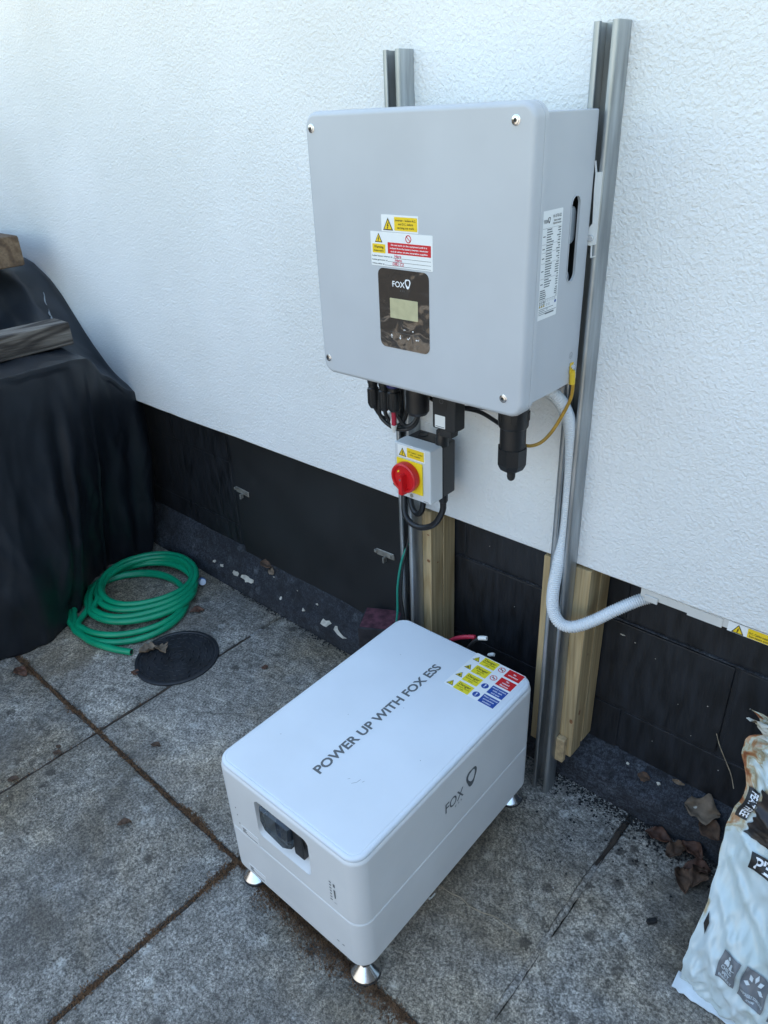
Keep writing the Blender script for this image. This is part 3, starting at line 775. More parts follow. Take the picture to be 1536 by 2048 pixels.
# hanging bracket at the back right
m = MB(); m.prism([(.2, 1.413), (.2335, 1.4140), (.2335, 1.3060), (.226, 1.3035), (.2165, 1.3040), (.2155, 1.3265), (.2250, 1.3380), (.2225, 1.3900), (.2225, 1.4130)][1:], -.0425, -.0455)
m.prism([(.2222, 1.4130), (.2242, 1.4130), (.2210, 1.4300), (.2188, 1.4295)], -.0430, -.0455); m.prism([(.2255, 1.3037), (.2275, 1.3037), (.2285, 1.2845), (.2262, 1.2845)], -.0430, -.0452); m.prism([(.2285, 1.2845), (.2345, 1.2870), (.2345, 1.2885), (.2285, 1.2868)], -.0430, -.0452)
m.box(-.18, .2150, -.0458, -.0428, 1.30, 1.41)
br = m.build('mounting_bracket', 'battery_white', inv, smooth=30)
m = MB(); m.lathe([(.0055, 0), (.0055, -.0012), (.0042, -.0035), (.001, -.0038)], (.2245, -.0455, 1.3155), 'y', 14); m.build('screw', 'steel', br)
# plugs under the box
def plug(x, y, z0, z1, r, ringmat=None, name='connector'):
    m = MB(); h = z0 - z1
    m.lathe([(r * .8, .0), (r * .8, -h * .12), (r, -h * .14), (r, -h * .52), (r * .86, -h * .54), (r * .86, -h * .60), (r * 1.02, -h * .62), (r * 1.02, -h * .93), (r * .7, -h), (.0003, -h)], (x, y, z0), 'z', 14)
    o = m.build(name, 'black_plastic', inv, smooth=35)
    m = MB()
    for k in range(10):
        a = 2 * PI * k / 10; T = Matrix.Translation((x, y, 0)) @ Matrix.Rotation(a, 4, 'Z'); q = MB(T); q.box(r * .99, r * 1.09, -.0012, .0012, z1 + h * .08, z1 + h * .36); m.add([tuple(T @ Vector(v)) for v in q.v], q.f)
    m.box(x - r * .45, x + r * .45, y - r * 1.04, y - r * .9, z0 - h * .45, z0 - h * .18)
    tag(m.build('grip', 'black_plastic_matt', o, smooth=0), kind='stuff')
    if ringmat:
        m = MB(); m.lathe([(r * 1.03, -h * .20), (r * 1.06, -h * .22), (r * 1.06, -h * .5), (r * 1.03, -h * .52)], (x, y, z0), 'z', 18); m.build('collar', ringmat, o)
plug(-.183, -.15, 1.079, .966, .0115); plug(-.153, -.15, 1.079, .966, .0112); plug(-.126, -.15, 1.079, .970, .0135, 'blue_plastic'); plug(-.176, -.110, 1.079, .985, .0115); plug(-.098, -.115, 1.079, .99, .0115)
m = MB(); m.lathe([(.017, 0), (.017, -.03), (.023, -.032), (.024, -.062), (.023, -.086), (.016, -.093), (.0005, -.093)], (-.0675, -.145, 1.079), 'z', 16); m.lathe([(.0225, -.046), (.0235, -.052), (.0235, -.096), (.019, -.103), (.001, -.103)], (-.0675, -.145, 1.079), 'z', 16); m.build('gland', 'black_plastic', inv, smooth=30)
# big AC plug
ac = thing('power_plug', (.157, -.14, .885), 'large black cylindrical power connector hanging under the inverter corner', 'connector')
AX, AY = .1565, -.145
m = MB(); m.lathe([(.017, 1.076), (.017, 1.050), (.0265, 1.046), (.0275, 1.028), (.0275, 1.005), (.0262, 1.002), (.0240, 1.0005), (.0240, .955), (.0005, .955)], (AX, AY, 0), 'z', 28); m.build('barrel', 'black_plastic', ac)
m = MB(); m.lathe([(.0265, .962), (.0280, .962), (.0280, .931), (.026, .926), (.022, .9185), (.017, .9150), (.0005, .9150)], (AX, AY, 0), 'z', 8, .2); m.build('gland_nut', 'black_plastic', ac, smooth=20)
m = MB(); m.lathe([(.0080, .917), (.0080, .902), (.0065, .896), (.003, .893), (.0004, .8928)], (AX, AY, 0), 'z', 16); m.build('tail', 'black_plastic_matt', ac)
for a in (-2.15, -1.0, .3): 
    T = Matrix.Translation((AX, AY, 0)) @ Matrix.Rotation(a, 4, 'Z'); m = MB(T); m.box(.0262, .0285, -.0055, .0055, 1.016, 1.034, .0006, 1); m.build('latch', 'ink_black', ac)
# wifi dongle
dg = thing('wireless_dongle', (.01, -.14, .93), 'flat black plastic dongle plugged in above the isolator switch', 'dongle')
DX, DY = .003, -.136
m = MB(); m.box(DX - .0285, DX + .0285, DY - .0165, DY + .0165, .9585, 1.070, .004, 3); m.box(DX - .0155, DX + .0155, DY - .012, DY + .012, .942, .960, .003, 2); m.build('housing', 'black_plastic_matt', dg)
m = MB(); m.prism(rr(DX - .018, DX + .008, 1.0, 1.045, .003, 3), DY - .0165, DY - .0169); m.build('button', 'black_plastic', dg, smooth=0)
pr = Print((DX, DY - .0169, 0), UX, UZ); pr.text('WiFi', -.006, 1.030, .003, 'ink_grey', w=.008); pr.ring(-.005, 1.018, .004, .0046, 'ink_grey'); tag(pr.build('print', dg), kind='stuff')
m = MB(); m.prism(rr(DX - .021, DX + .004, .9625, .9885, .001, 2), DY - .0165, DY - .0169); s = m.build('white_label', 'sticker_white', dg, smooth=0)
pr = Print((DX, DY - .0169, 0), UX, UZ); pr.rect(-.019, .9645, .002, .9658, 'ink_grey'); pr.build('print', s)

# ================================================================== ISOLATOR SWITCH
iso = thing('isolator_switch', (-.098, -.05, .76), 'grey and black isolator box with red rotary knob on yellow plate', 'switch')
IX0, IX1, IZ0, IZ1, IY = -.1475, -.0485, .765, .891, -.1305
m = MB(); m.box(IX0 + .001, IX1 - .0005, -.087, -.043, IZ0 + .001, IZ1 - .001, .0035, 2)
for x, r in ((-.121, .012), (-.072, .011)): m.lathe([(r, -.001), (r, .0015), (r - .0015, .0015), (r - .002, .0004), (.0005, .0004)], (x, -.064, IZ1 - .001), 'z', 20)
m.build('base_box', 'black_plastic', iso)
m = MB(); m.box(IX0, IX1, IY, -.0873, IZ0, IZ1, .0035, 3); m.build('cover', 'isolator_grey', iso)
m = MB(); m.lathe([(.0145, -.004), (.0145, .014), (.0125, .018), (.012, .03), (.0005, .03)], (-.057, -.080, IZ1), 'z', 12); m.build('gland', 'black_plastic', iso, smooth=30)
for x in (-.060, -.118): m = MB(); m.lathe([(.0105, .002), (.0105, -.014), (.0085, -.019), (.0005, -.019)], (x, -.072, IZ0), 'z', 12); m.build('gland', 'black_plastic', iso, smooth=30)
m = MB(); m.box(-.1395, -.0685, IY - .0035, IY - .0002, .783, .8575, .0015, 2); yp = m.build('plate', 'isolator_yellow', iso)
pr = Print((-.080, IY - .0035, .826), UX, UZ); pr.rect(-.004, -.0035, .004, .0035, 'knob_red'); pr.rect(-.004, -.0035, .004, -.001, 'ink_black', 2); pr.build('position_window', yp)
KX, KZ, KY = -.1085, .8205, IY - .0035
m = MB(); m.lathe([(.0335, 0), (.0345, -.003), (.0345, -.012), (.0335, -.016), (.0305, -.018), (.0280, -.017), (.0262, -.012), (.0005, -.011)], (KX, KY, KZ), 'y', 40); kn = m.build('knob', 'knob_red', iso)
m = MB(); o_ = [(-.0062, .006), (-.0045, .0095), (0, .011), (.0045, .0095), (.0062, .006), (.0068, -.034), (.005, -.037), (-.005, -.037), (-.0068, -.034)]
m.loft([[(KX + x, KY - .010, KZ + z) for x, z in o_], [(KX + x * .95, KY - .024, KZ + z * .98) for x, z in o_], [(KX + x * .75, KY - .0265, KZ + z * .95) for x, z in o_]]); m.build('handle', 'knob_red', kn, smooth=40)
m = MB(); m.lathe([(.0022, -.0262), (.0022, -.0268), (.0004, -.0268)], (KX, KY, KZ), 'y', 10); m.build('screw', 'steel', kn)
pr = Print((KX - .016, KY - .0122, KZ + .012), UX, UZ); pr.poly([(-.003, -.004), (.003, -.001), (.003, .004), (-.002, .001)], 'sticker_yellow', 2); pr.build('pointer', kn)
m = MB(); m.lathe([(.0045, 0), (.0045, -.0012), (.0005, -.0012)], (-.1015, IY, .7735), 'y', 14); m.build('screw', 'clip_grey', iso)
s = sticker('warning_sticker', -.1375, -.0625, .8605, .8875, IY - .0002, iso)
pr = Print((0, IY - .0006, 0), UX, UZ); pr.warn(-.124, .8628, .0215); pr.rect(-.1115, .863, -.065, .8855, 'sticker_yellow', 1, .0015); pr.text('DC isolator - isolate', -.0882, .8755, .0032, 'ink_black', w=.038, bold=.012); pr.text('D.C. supplies', -.0882, .8695, .0032, 'ink_black', w=.026, bold=.012); pr.build('print', s)
pr = Print((-.060, IY - .0002, .7695), UX, UZ); pr.rect(-.008, 0, .006, .0012, 'ink_grey'); pr.build('maker_mark', iso)

# ================================================================== CABLES
def cable(name, pts, r, mname, label, cat='cable', n=10, k=10, group=None):
    m = MB(); m.tube(spline(pts, k), r, n); o = m.build(name, mname, smooth=60); return tag(o, label, cat, group)
cable('cable', [(-.060, -.072, .750), (-.062, -.073, .722), (-.083, -.074, .684), (-.115, -.074, .662), (-.150, -.072, .657), (-.178, -.066, .672), (-.192, -.052, .705), (-.197, -.035, .76), (-.195, -.022, .82), (-.203, -.018, .95), (-.2, -.03, 1.05)], .0072, 'cable_black', 'thick black cable looping lowest under the isolator switch')
cable('cable', [(-.118, -.072, .750), (-.1195, -.070, .722), (-.130, -.066, .695), (-.150, -.060, .682), (-.172, -.050, .698), (-.190, -.028, .74), (-.197, -.012, .80)], .0068, 'cable_black', 'shorter black cable curling up behind the isolator into the strut')
cable('cable', [(-.030, -.115, 1.0), (-.02, -.11, .99), (.05, -.10, 1.0), (.12, -.11, 1.01), (.152, -.13, 1.0)], .0035, 'cable_black', 'thin upper black cable running behind the power connector')
cable('cable', [(-.09, -.10, 1.0), (-.055, -.09, .984), (-.02, -.09, .984), (.04, -.085, .985), (.10, -.1, .978), (.150, -.13, .99)], .0042, 'cable_black', 'thin lower black cable sagging between gland and power connector')
for i, (xa, xb, zl) in enumerate(((-.183, -.150, .942), (-.153, -.118, .932), (-.168, -.090, .925), (-.12, -.088, .938))):
    cable('cable', [(xa, -.150, .985), (xa + .002, -.148, zl + .022), ((xa + xb) / 2, -.138, zl), (xb, -.125, zl + .018), (xb + .004, -.115, 1.01)], .0042, 'cable_black',
          ('black wire looping down from the leftmost inverter plug', 'black wire looping down from the second inverter plug from the left', 'black wire looping low behind the inverter plugs', 'black wire looping down beside the blue-collared plug')[i], 'cable')
t = thing('battery_lead', (-.130, -.135, .93), 'red battery lead with white taped end under blue-collared plug', 'cable')
m = MB(); m.tube([(-.1265, -.151, .974), (-.127, -.151, .955), (-.1285, -.150, .938)], .0052, 10); m.build('red_sleeve', 'cable_red', t)
m = MB(); m.tube([(-.1285, -.150, .940), (-.1300, -.149, .931), (-.1325, -.146, .922)], lambda q: .007 - .003 * q, 9); m.tube([(-.1315, -.147, .934), (-.143, -.140, .944), (-.152, -.135, .955)], .005, 8); m.build('tape', 'tape_white', t)
cable('cable', [(-.203, -.030, 1.06), (-.205, -.020, .9), (-.204, -.018, .7), (-.2035, -.02, .5), (-.206, -.022, .35), (-.2, -.03, .2), (-.15, -.04, .12)], .0068, 'cable_black', 'black cable running down inside the left strut')
cable('cable', [(-.195, -.018, .66), (-.198, -.030, .58), (-.212, -.046, .52), (-.224, -.052, .44), (-.228, -.052, .36), (-.230, -.06, .27), (-.2, -.07, .18)], .003, 'cable_green', 'thin green wire dropping beside the left strut')
cable('cable', [(-.197, -.018, .64), (-.2005, -.034, .57), (-.210, -.046, .50), (-.216, -.050, .42), (-.208, -.050, .35), (-.2, -.06, .26)], .0032, 'cable_black', 'thin black wire crossing in front of the left strut above battery')
m = MB(); m.tube(spline([(-.226, -.046, .738), (-.222, -.052, .733), (-.19, -.058, .731), (-.165, -.066, .735), (-.128, -.078, .742)], 6), .0016, 6); tag(m.build('cable_tie', 'cable_black'), 'thin black cable tie round the cables under the isolator', 'cable tie')
# earth wire
ew = thing('earth_wire', (.2, -.08, .97), 'yellow and brown earth wire curving from bolt behind the power connector', 'wire')
m = MB(); m.tube(spline([(BX1 + .004, -.0695, 1.082), (BX1 + .006, -.068, 1.068), (BX1 + .004, -.069, 1.045), (.215, -.075, 1.015), (.202, -.085, .983), (.188, -.098, .962), (.172, -.110, .955), (.155, -.115, .957)], 10), .0032, 10); m.build('core', 'earth_brown', ew)
m = MB(); m.tube([(BX1 + .004, -.071, 1.098), (BX1 + .0045, -.070, 1.092), (BX1 + .0048, -.0693, 1.074)], .0052, 12); m.box(BX1 + .0013, BX1 + .0030, -.077, -.066, 1.094, 1.113, .0005, 1); m.build('lug', 'earth_yellow', ew)
# flexible conduit (ribs are real rings)
path = spline([(.172, -.085, 1.062), (.192, -.066, 1.045), (.206, -.050, 1.015), (.2135, -.034, .97), (.2160, -.026, .90), (.2165, -.024, .82), (.2165, -.026, .74), (.2150, -.040, .68), (.2160, -.055, .62), (.2230, -.062, .575), (.2420, -.062, .550), (.2680, -.055, .548), (.3020, -.035, .568), (.3380, -.005, .597), (.378, .035, .620), (.42, .065, .628), (.49, .085, .633)], 60)
L = [0.0]
for a, b_ in zip(path, path[1:]): L.append(L[-1] + (b_ - a).length)
m = MB(); R0 = .0125
pitch_ = .0046; ns = int(L[-1] / pitch_ * 4); pts = []; rad = []
j = 0
for k in range(ns + 1):
    s_ = L[-1] * k / ns
    while j < len(L) - 2 and L[j + 1] < s_: j += 1
    q = (s_ - L[j]) / max(1e-9, L[j + 1] - L[j]); pts.append(path[j].lerp(path[j + 1], q))
m.tube(pts, lambda q: R0 + (.0007 if int(round(q * ns)) % 4 in (0, 1) else -.0007), 16)
tag(m.build('conduit', 'conduit_white', smooth=50), 'white corrugated conduit bending past the right timber post', 'conduit')
# trunking under the render edge with a warning label
tk = thing('cable_trunking', (.6, .03, .63), 'off-white plastic trunking tucked under the render edge at far right', 'trunking')
m = MB(); m.box(.375, 1.6, .006, .046, .6405, .6600, .0015, 1); m.build('channel', 'trunking', tk)
m = MB(); m.box(.385, .412, .002, .0055, .636, .650, .001, 1); m.build('joint_cover', 'trunking', tk); m = MB(); m.box(.47, .535, .0045, .0058, .6385, .6585); m.build('joint_cover', 'trunking', tk)
m = MB(); m.box(.545, .63, .0048, .0058, .6385, .6600); s = m.build('warning_sticker', 'sticker_white', tk, smooth=0)
pr = Print((0, .0047, 0), UX, UZ); pr.warn(.5635, .6392, .022); pr.rect(.5800, .6392, .623, .6592, 'sticker_yellow', 1, .001); pr.text('D.C. Cables supplied', .6015, .6480, .0045, 'ink_black', w=.038, bold=.015); pr.text('from battery system', .6015, .6415, .0045, 'ink_black', w=.036, bold=.015); pr.build('print', s)

# ================================================================== BATTERY
BX, BY, BQ = -.1805, -.6792, .0144
BW, BD, BT, BB = .3937, .600, .380, .064
TB = Matrix.Translation((BX, BY, 0)) @ Matrix.Rotation(BQ, 4, 'Z')
TBr = TB.to_3x3()
bat = thing('battery_unit', TB @ Vector((BW / 2, BD / 2, 0)), 'large white floor-standing battery box on steel levelling feet', 'battery')
def bring(ins, z, r=.034): return [(x, y, z) for x, y in rr(ins, BW - ins, ins, BD - ins, max(r - ins, .004), 9)]
m = MB(TB); m.loft([bring(.004, BB), bring(.001, BB + .002), bring(0, BB + .005), bring(0, .1915), bring(.0016, .1945), bring(.004, .1955)]); low = m.build('lower_module', 'battery_white', bat, smooth=40)
m = MB(TB); m.loft([bring(.004, .1958), bring(.0016, .1965), bring(0, .1995), bring(0, .3620), bring(.0014, .3670), bring(.0040, .3700)]); upm = m.build('upper_module', 'battery_white', bat, smooth=40)
m = MB(TB)
RXa, RXb, RZa, RZb = .118, .270, .243, .344
o0 = rr(RXa, RXb, RZa, RZb, .014, 6); o1 = rr(RXa + .004, RXb - .010, RZa + .026, RZb - .003, .010, 6)
m.loft([[(x, -.01, z) for x, z in rr(RXa - .002, RXb + .002, RZa - .004, RZb + .001, .014, 6)], [(x, .0, z) for x, z in o0], [(x, .034, z) for x, z in o1]])
cut = m.build('cutter', 'battery_white', smooth=0); boolean_cut(upm, [cut])
m = MB(TB); m.loft([bring(.0035, .3702), bring(.0030, .3722), bring(.0030, .3745), bring(.0042, .3775), bring(.0070, .3793), bring(.0105, .3795), bring(.0112, .3789), bring(.0126, .3789), bring(.0133, .3797), bring(.0150, .3800)]); lid = m.build('lid', 'battery_lid', bat, smooth=40)
# breaker under a smoked cover inside the recess
m = MB(TB); m.box(.140, .236, .0225, .0345, .272, .339, .003, 2); bk = m.build('breaker', 'heatsink', bat)
m = MB(TB); m.box(.180, .204, .004, .024, .292, .332, .002, 2); m.box(.186, .198, -.004, .006, .296, .314, .002, 1); m.build('lever', 'breaker_blue', bk)
m = MB(TB); o_ = [(.134, .337), (.132, .302), (.142, .276), (.200, .266), (.216, .276), (.222, .339)]
m.loft([[(x, .030, z) for x, z in o_], [(x, .002, z) for x, z in o_], [(x + (.004 if x < .18 else -.004), -.004, z + (.004 if z < .3 else -.003)) for x, z in o_]]); m.build('smoked_cover', 'glass_smoke', bk, smooth=25)
m = MB(TB); m.box(.219, .246, .006, .0335, .262, .338, .003, 2); m.lathe([(.011, .012), (.011, .001), (.008, -.001), (.0005, -.001)], (.246, .012, .300), 'y', 14); m.build('side_latch', 'black_plastic', bk)
# labels on the front face (in battery frame, face y = 0)
def bprint(x0, z0, y=0.0): return Print((x0, y, z0), (1, 0, 0), (0, 0, 1), TB)
for zc in (.2085, .0855):
    m = MB(TB); m.prism(rr(.0555, .110, zc - .0105, zc + .0115, .001, 2), .0, -.0005); s = m.build('serial_label', 'sticker_white', low if zc < .15 else upm, smooth=0)
    pr = bprint(.0555, zc - .0105, -.0005)
    for k in range(4): pr.rect(.0045, .016 - k * .0035, .0045 + (.012, .009, .012, .016)[k], .0178 - k * .0035, 'ink_black')
    pr.rect(.020, .0035, .050, .0055, 'ink_grey'); pr.build('print', s)
pr = bprint(0, 0, -.0002)
for k in range(7): pr.rect(.319 + (0 if k else -.001), .2255 + k * .0085, .324, .2280 + k * .0085, 'ink_black')
pr.poly([(.3305, .2355), (.3335, .2400), (.3335, .2620), (.3290, .2620)], 'ink_grey'); pr.rect(.329, .270, .334, .279, 'ink_grey'); pr.text('SOC', .332, .2225, .003, 'ink_grey', w=.007)
for x, z in ((.0475, .266), (.0495, .246), (.052, .222)): pr.rect(x - .0012, z - .0018, x + .0012, z + .0018, 'ink_black')
tag(pr.build('indicator_marks', upm), kind='stuff')
pr = bprint(0, 0, -.0002)
for x in (.326, .340): pr.rect(x - .003, .1005, x + .003, .1025, 'ink_black')
tag(pr.build('vent_marks', low), kind='stuff')
# lid lettering: reads along +y, tops towards -x
LZ = .3802
pr = Print(TB.inverted() @ Vector((.0195, -.5715, LZ)), TBr.inverted() @ Vector((-.014, 1, 0)), TBr.inverted() @ Vector((-1, -.014, 0)), TB)
_x = 0.0
pr.text('POWER UP WITH FOX ESS', .1985, 0, .0205, 'ink_grey', 1, w=.397, bold=.028)
pr.build('lettering', lid)
pr = Print(TB.inverted() @ Vector((0, 0, LZ)), TBr.inverted() @ Vector((1, 0, 0)), TBr.inverted() @ Vector((0, 1, 0)), TB)
for a in (((.083, -.548), (.089, -.540)), ((.089, -.540), (.0905, -.530)), ((.097, -.533), (.099, -.528)), ((.070, -.545), (.073, -.541))): pr.line(*a[0], *a[1], .0006, 'ink_grey')
for a in ((-.09, -.20), (.03, -.33), (-.05, -.42), (.15, -.42), (-.12, -.55)): pr.disc(*a, .0008, 'ink_grey', 1, 7)
tag(pr.build('scuff', lid), kind='stuff')
# safety sticker on the lid: x across, y towards the wall
STx0, STx1, STy0, STy1 = .0475, .1805, -.2115, -.0805
m = MB(TB); q = [TB.inverted() @ Vector((x, y, 0)) for x, y in rr(STx0, STx1, STy0, STy1, .0015, 2)]
m.loft([[(v.x, v.y, .3799) for v in q], [(v.x, v.y, .3804) for v in q]]); st = m.build('safety_sticker', 'sticker_white', lid, smooth=0)
pr = Print(TB.inverted() @ Vector((0, 0, .3804)), TBr.inverted() @ Vector((1, 0, 0)), TBr.inverted() @ Vector((0, 1, 0)), TB)
sub = (('Battery charging', 'area'), ('Explosive', 'gases'), ('Battery contains', 'acid'), ('Electric shock', 'risk'))
right = ((('No', 'smoking'), 'sticker_red'), (('No', 'naked', 'flames'), 'sticker_red'), (('Avoid contact', 'with skin', 'and eyes'), 'sticker_blue'), (('Wear personal', 'protective', 'clothing'), 'sticker_blue'))
for k in range(4):
    y0 = -.1105 - k * .0337; y1 = y0 + .0278
    pr.warn(.0605, y0 + .004, .018, 'lemon_yellow', 1, 'bolt' if k in (0, 3) else 'other')
    pr.rect(.0725, y0, .1125, y1, 'lemon_yellow', 1)
    pr.text('Danger', .0925, y0 + .0165, .0068, 'ink_black', w=.031, bold=.01)
    pr.text(sub[k][0], .0925, y0 + .0105, .0028, 'ink_black', w=.033 if k != 1 else .020, bold=.015); pr.text(sub[k][1], .0925, y0 + .0045, .0028, 'ink_black', w=.010, bold=.015)
    pr.rect(.1395, y0, .1795, y1, right[k][1], 1)
    ln = right[k][0]
    for j, t_ in enumerate(ln):
        hh = .0046 if k < 2 else .0038
        pr.text(t_, .1595, y0 + .0139 + ((len(ln) - 1) / 2 - j) * .0082 - hh / 2, hh, 'ink_white', w=min(.036, len(t_) * (.0036 if k < 2 else .0027)), bold=.02)
    cx, cy = .1262, y0 + .0145
    if k < 2:
        pr.ring(cx, cy, .0068, .0085, 'sticker_red', 1); pr.rect(cx - .0042, cy - .001, cx + .0042, cy + .0012, 'ink_black', 1); pr.line(cx - .0048, cy + .0048, cx + .0048, cy - .0048, .0015, 'sticker_red', 2)
    else:
        pr.disc(cx, cy, .0085, 'sticker_blue', 1); pr.poly([(cx - .0014, cy + .0055), (cx - .0009, cy - .0015), (cx + .0009, cy - .0015), (cx + .0014, cy + .0055)], 'ink_white', 2); pr.disc(cx, cy - .004, .0013, 'ink_white', 2, 10)
pr.build('print', st)
# FOX mark on the right side (faces +x): U along +y
pr = Print((BW + .0003, 0, 0), (0, 1, 0), (0, 0, 1), TB)
y_ = lambda wy: wy - BY
pr.text('FOX', y_(-.3915), .2685, .026, 'ink_grey', 1, w=.062, bold=.008); pr.emblem(y_(-.3325), .2965, .021, 'ink_grey', 1); pr.text('E S S', y_(-.378), .2575, .0055, 'bag_grey', 1, w=.024)
pr.build('lettering', upm)
# levelling feet
for fx, fy in ((.030, .030), (BW - .030, .030), (BW - .030, BD - .032), (.030, BD - .032)):
    c0 = TB @ Vector((fx, fy, 0))
    if fy > .3: c0.x -= .004
    f = MB(); f.lathe([(.0285, .0008), (.0300, .003), (.0305, .0090), (.0290, .0110), (.0120, .0300), (.0105, .0320), (.0005, .0320)], c0, 'z', 36); base = f.build('foot', 'steel', bat, smooth=25)
    f = MB(); f.lathe([(.0125, .0315), (.0125, .0430), (.0005, .0430)], c0, 'z', 6); f.lathe([(.0070, .042), (.0070, BB + .004), (.0005, BB + .004)], c0, 'z', 12); f.build('nut', 'steel', base, smooth=20)
    f = MB(); f.lathe([(.0310, .0002), (.0310, .0040), (.0300, .0046), (.0005, .0046)], c0, 'z', 30); f.build('rubber_pad', 'black_plastic_matt', base, smooth=25)

# loose leads behind the battery
cable('battery_lead', [(-.09, -.05, .30), (-.055, -.047, .345), (-.03, -.045, .365), (-.003, -.042, .379), (.012, -.040, .384)], .0055, 'cable_red', 'dark red lead poking out behind the battery box')
t = thing('battery_lead', (.03, -.045, .3), 'black lead with white taped tip behind the battery', 'cable')
m = MB(); m.tube(spline([(-.01, -.06, .32), (.004, -.055, .358), (.015, -.05, .378), (.028, -.046, .392)], 6), .0045, 8); m.build('lead', 'cable_black', t)
m = MB(); m.tube([(.026, -.046, .392), (.037, -.043, .396), (.046, -.041, .398)], .0055, 9); m.build('tip', 'tape_white', t)
t = thing('battery_lead', (.06, -.045, .3), 'lower black lead with small white tip beside the safety sticker', 'cable')
m = MB(); m.tube(spline([(.03, -.05, .30), (.045, -.046, .338), (.056, -.042, .352)], 6), .0045, 8); m.build('lead', 'cable_black', t)
m = MB(); m.tube([(.054, -.042, .352), (.062, -.041, .357), (.068, -.04, .359)], .0045, 9); m.build('tip', 'tape_white', t)
# painted brick standing on the footing behind the battery
t = thing('brick', (-.385, .03, .07), 'black brick with worn purple top behind the battery', 'brick')
TK = Matrix.Translation((-.372, .035, .07)) @ Matrix.Rotation(.5, 4, 'Z')
m = MB(TK); m.box(-.060, .060, -.050, .055, 0, .142, .006, 2); m.build('body', 'brick_dark', t)
m = MB(TK); m.box(-.054, .052, -.044, .048, .1415, .1432, .0006, 1); m.build('worn_face', 'brick_purple', t)

# ================================================================== LEFT: COVER, TIMBERS, HOSE, MANHOLE
KEYS = [
 (-1.05, [(-2.70, 1.10), (-2.20, 1.12), (-1.98, 1.08), (-1.86, .93), (-1.74, .892), (-1.55, .89), (-1.37, .885), (-1.345, .865), (-1.352, .60), (-1.37, .28), (-1.42, .0)]),
 (-.72, [(-2.70, 1.10), (-2.15, 1.12), (-1.93, 1.09), (-1.83, .93), (-1.74, .892), (-1.55, .89), (-1.37, .885), (-1.345, .865), (-1.350, .60), (-1.345, .28), (-1.395, .0)]),
 (-.56, [(-2.70, 1.10), (-2.10, 1.12), (-1.93, 1.09), (-1.83, .93), (-1.74, .892), (-1.55, .89), (-1.37, .887), (-1.345, .867), (-1.345, .60), (-1.325, .28), (-1.355, .0)]),
 (-.40, [(-2.70, 1.10), (-2.10, 1.11), (-1.93, 1.08), (-1.83, .93), (-1.74, .892), (-1.55, .89), (-1.37, .889), (-1.347, .869), (-1.350, .60), (-1.365, .28), (-1.450, .0)]),
 (-.25, [(-2.70, 1.10), (-2.10, 1.11), (-1.95, 1.08), (-1.85, .94), (-1.74, .895), (-1.55, .89), (-1.37, .890), (-1.350, .872), (-1.385, .60), (-1.490, .28), (-1.600, .0)]),
 (-.185, [(-2.70, 1.10), (-2.10, 1.10), (-1.96, 1.075), (-1.86, .97), (-1.76, .91), (-1.56, .888), (-1.39, .880), (-1.375, .855), (-1.430, .60), (-1.530, .28), (-1.625, .0)]),
 (-.10, [(-2.70, 1.10), (-2.10, 1.10), (-1.95, 1.075), (-1.85, 1.0), (-1.77, .93), (-1.60, .83), (-1.46, .79), (-1.44, .765), (-1.480, .55), (-1.540, .25), (-1.605, .0)]),
 (-.02, [(-2.70, 1.10), (-2.10, 1.10), (-1.955, 1.070), (-1.83, .995), (-1.762, .918), (-1.615, .781), (-1.475, .715), (-1.455, .685), (-1.475, .50), (-1.530, .25), (-1.585, .0)]),
 (.035, [(-2.70, 1.08), (-2.10, 1.08), (-1.97, 1.05), (-1.85, .97), (-1.78, .90), (-1.64, .76), (-1.50, .69), (-1.485, .66), (-1.50, .45), (-1.55, .25), (-1.60, .13)]),
]
ky = np.array([k[0] for k in KEYS]); kp = np.array([k[1] for k in KEYS])
def cover_prof(y):
    i = int(np.clip(np.searchsorted(ky, y) - 1, 0, len(ky) - 2)); t = (y - ky[i]) / (ky[i + 1] - ky[i]); t = t * t * (3 - 2 * t) * .5 + t * .5
    return kp[i] * (1 - t) + kp[i + 1] * t
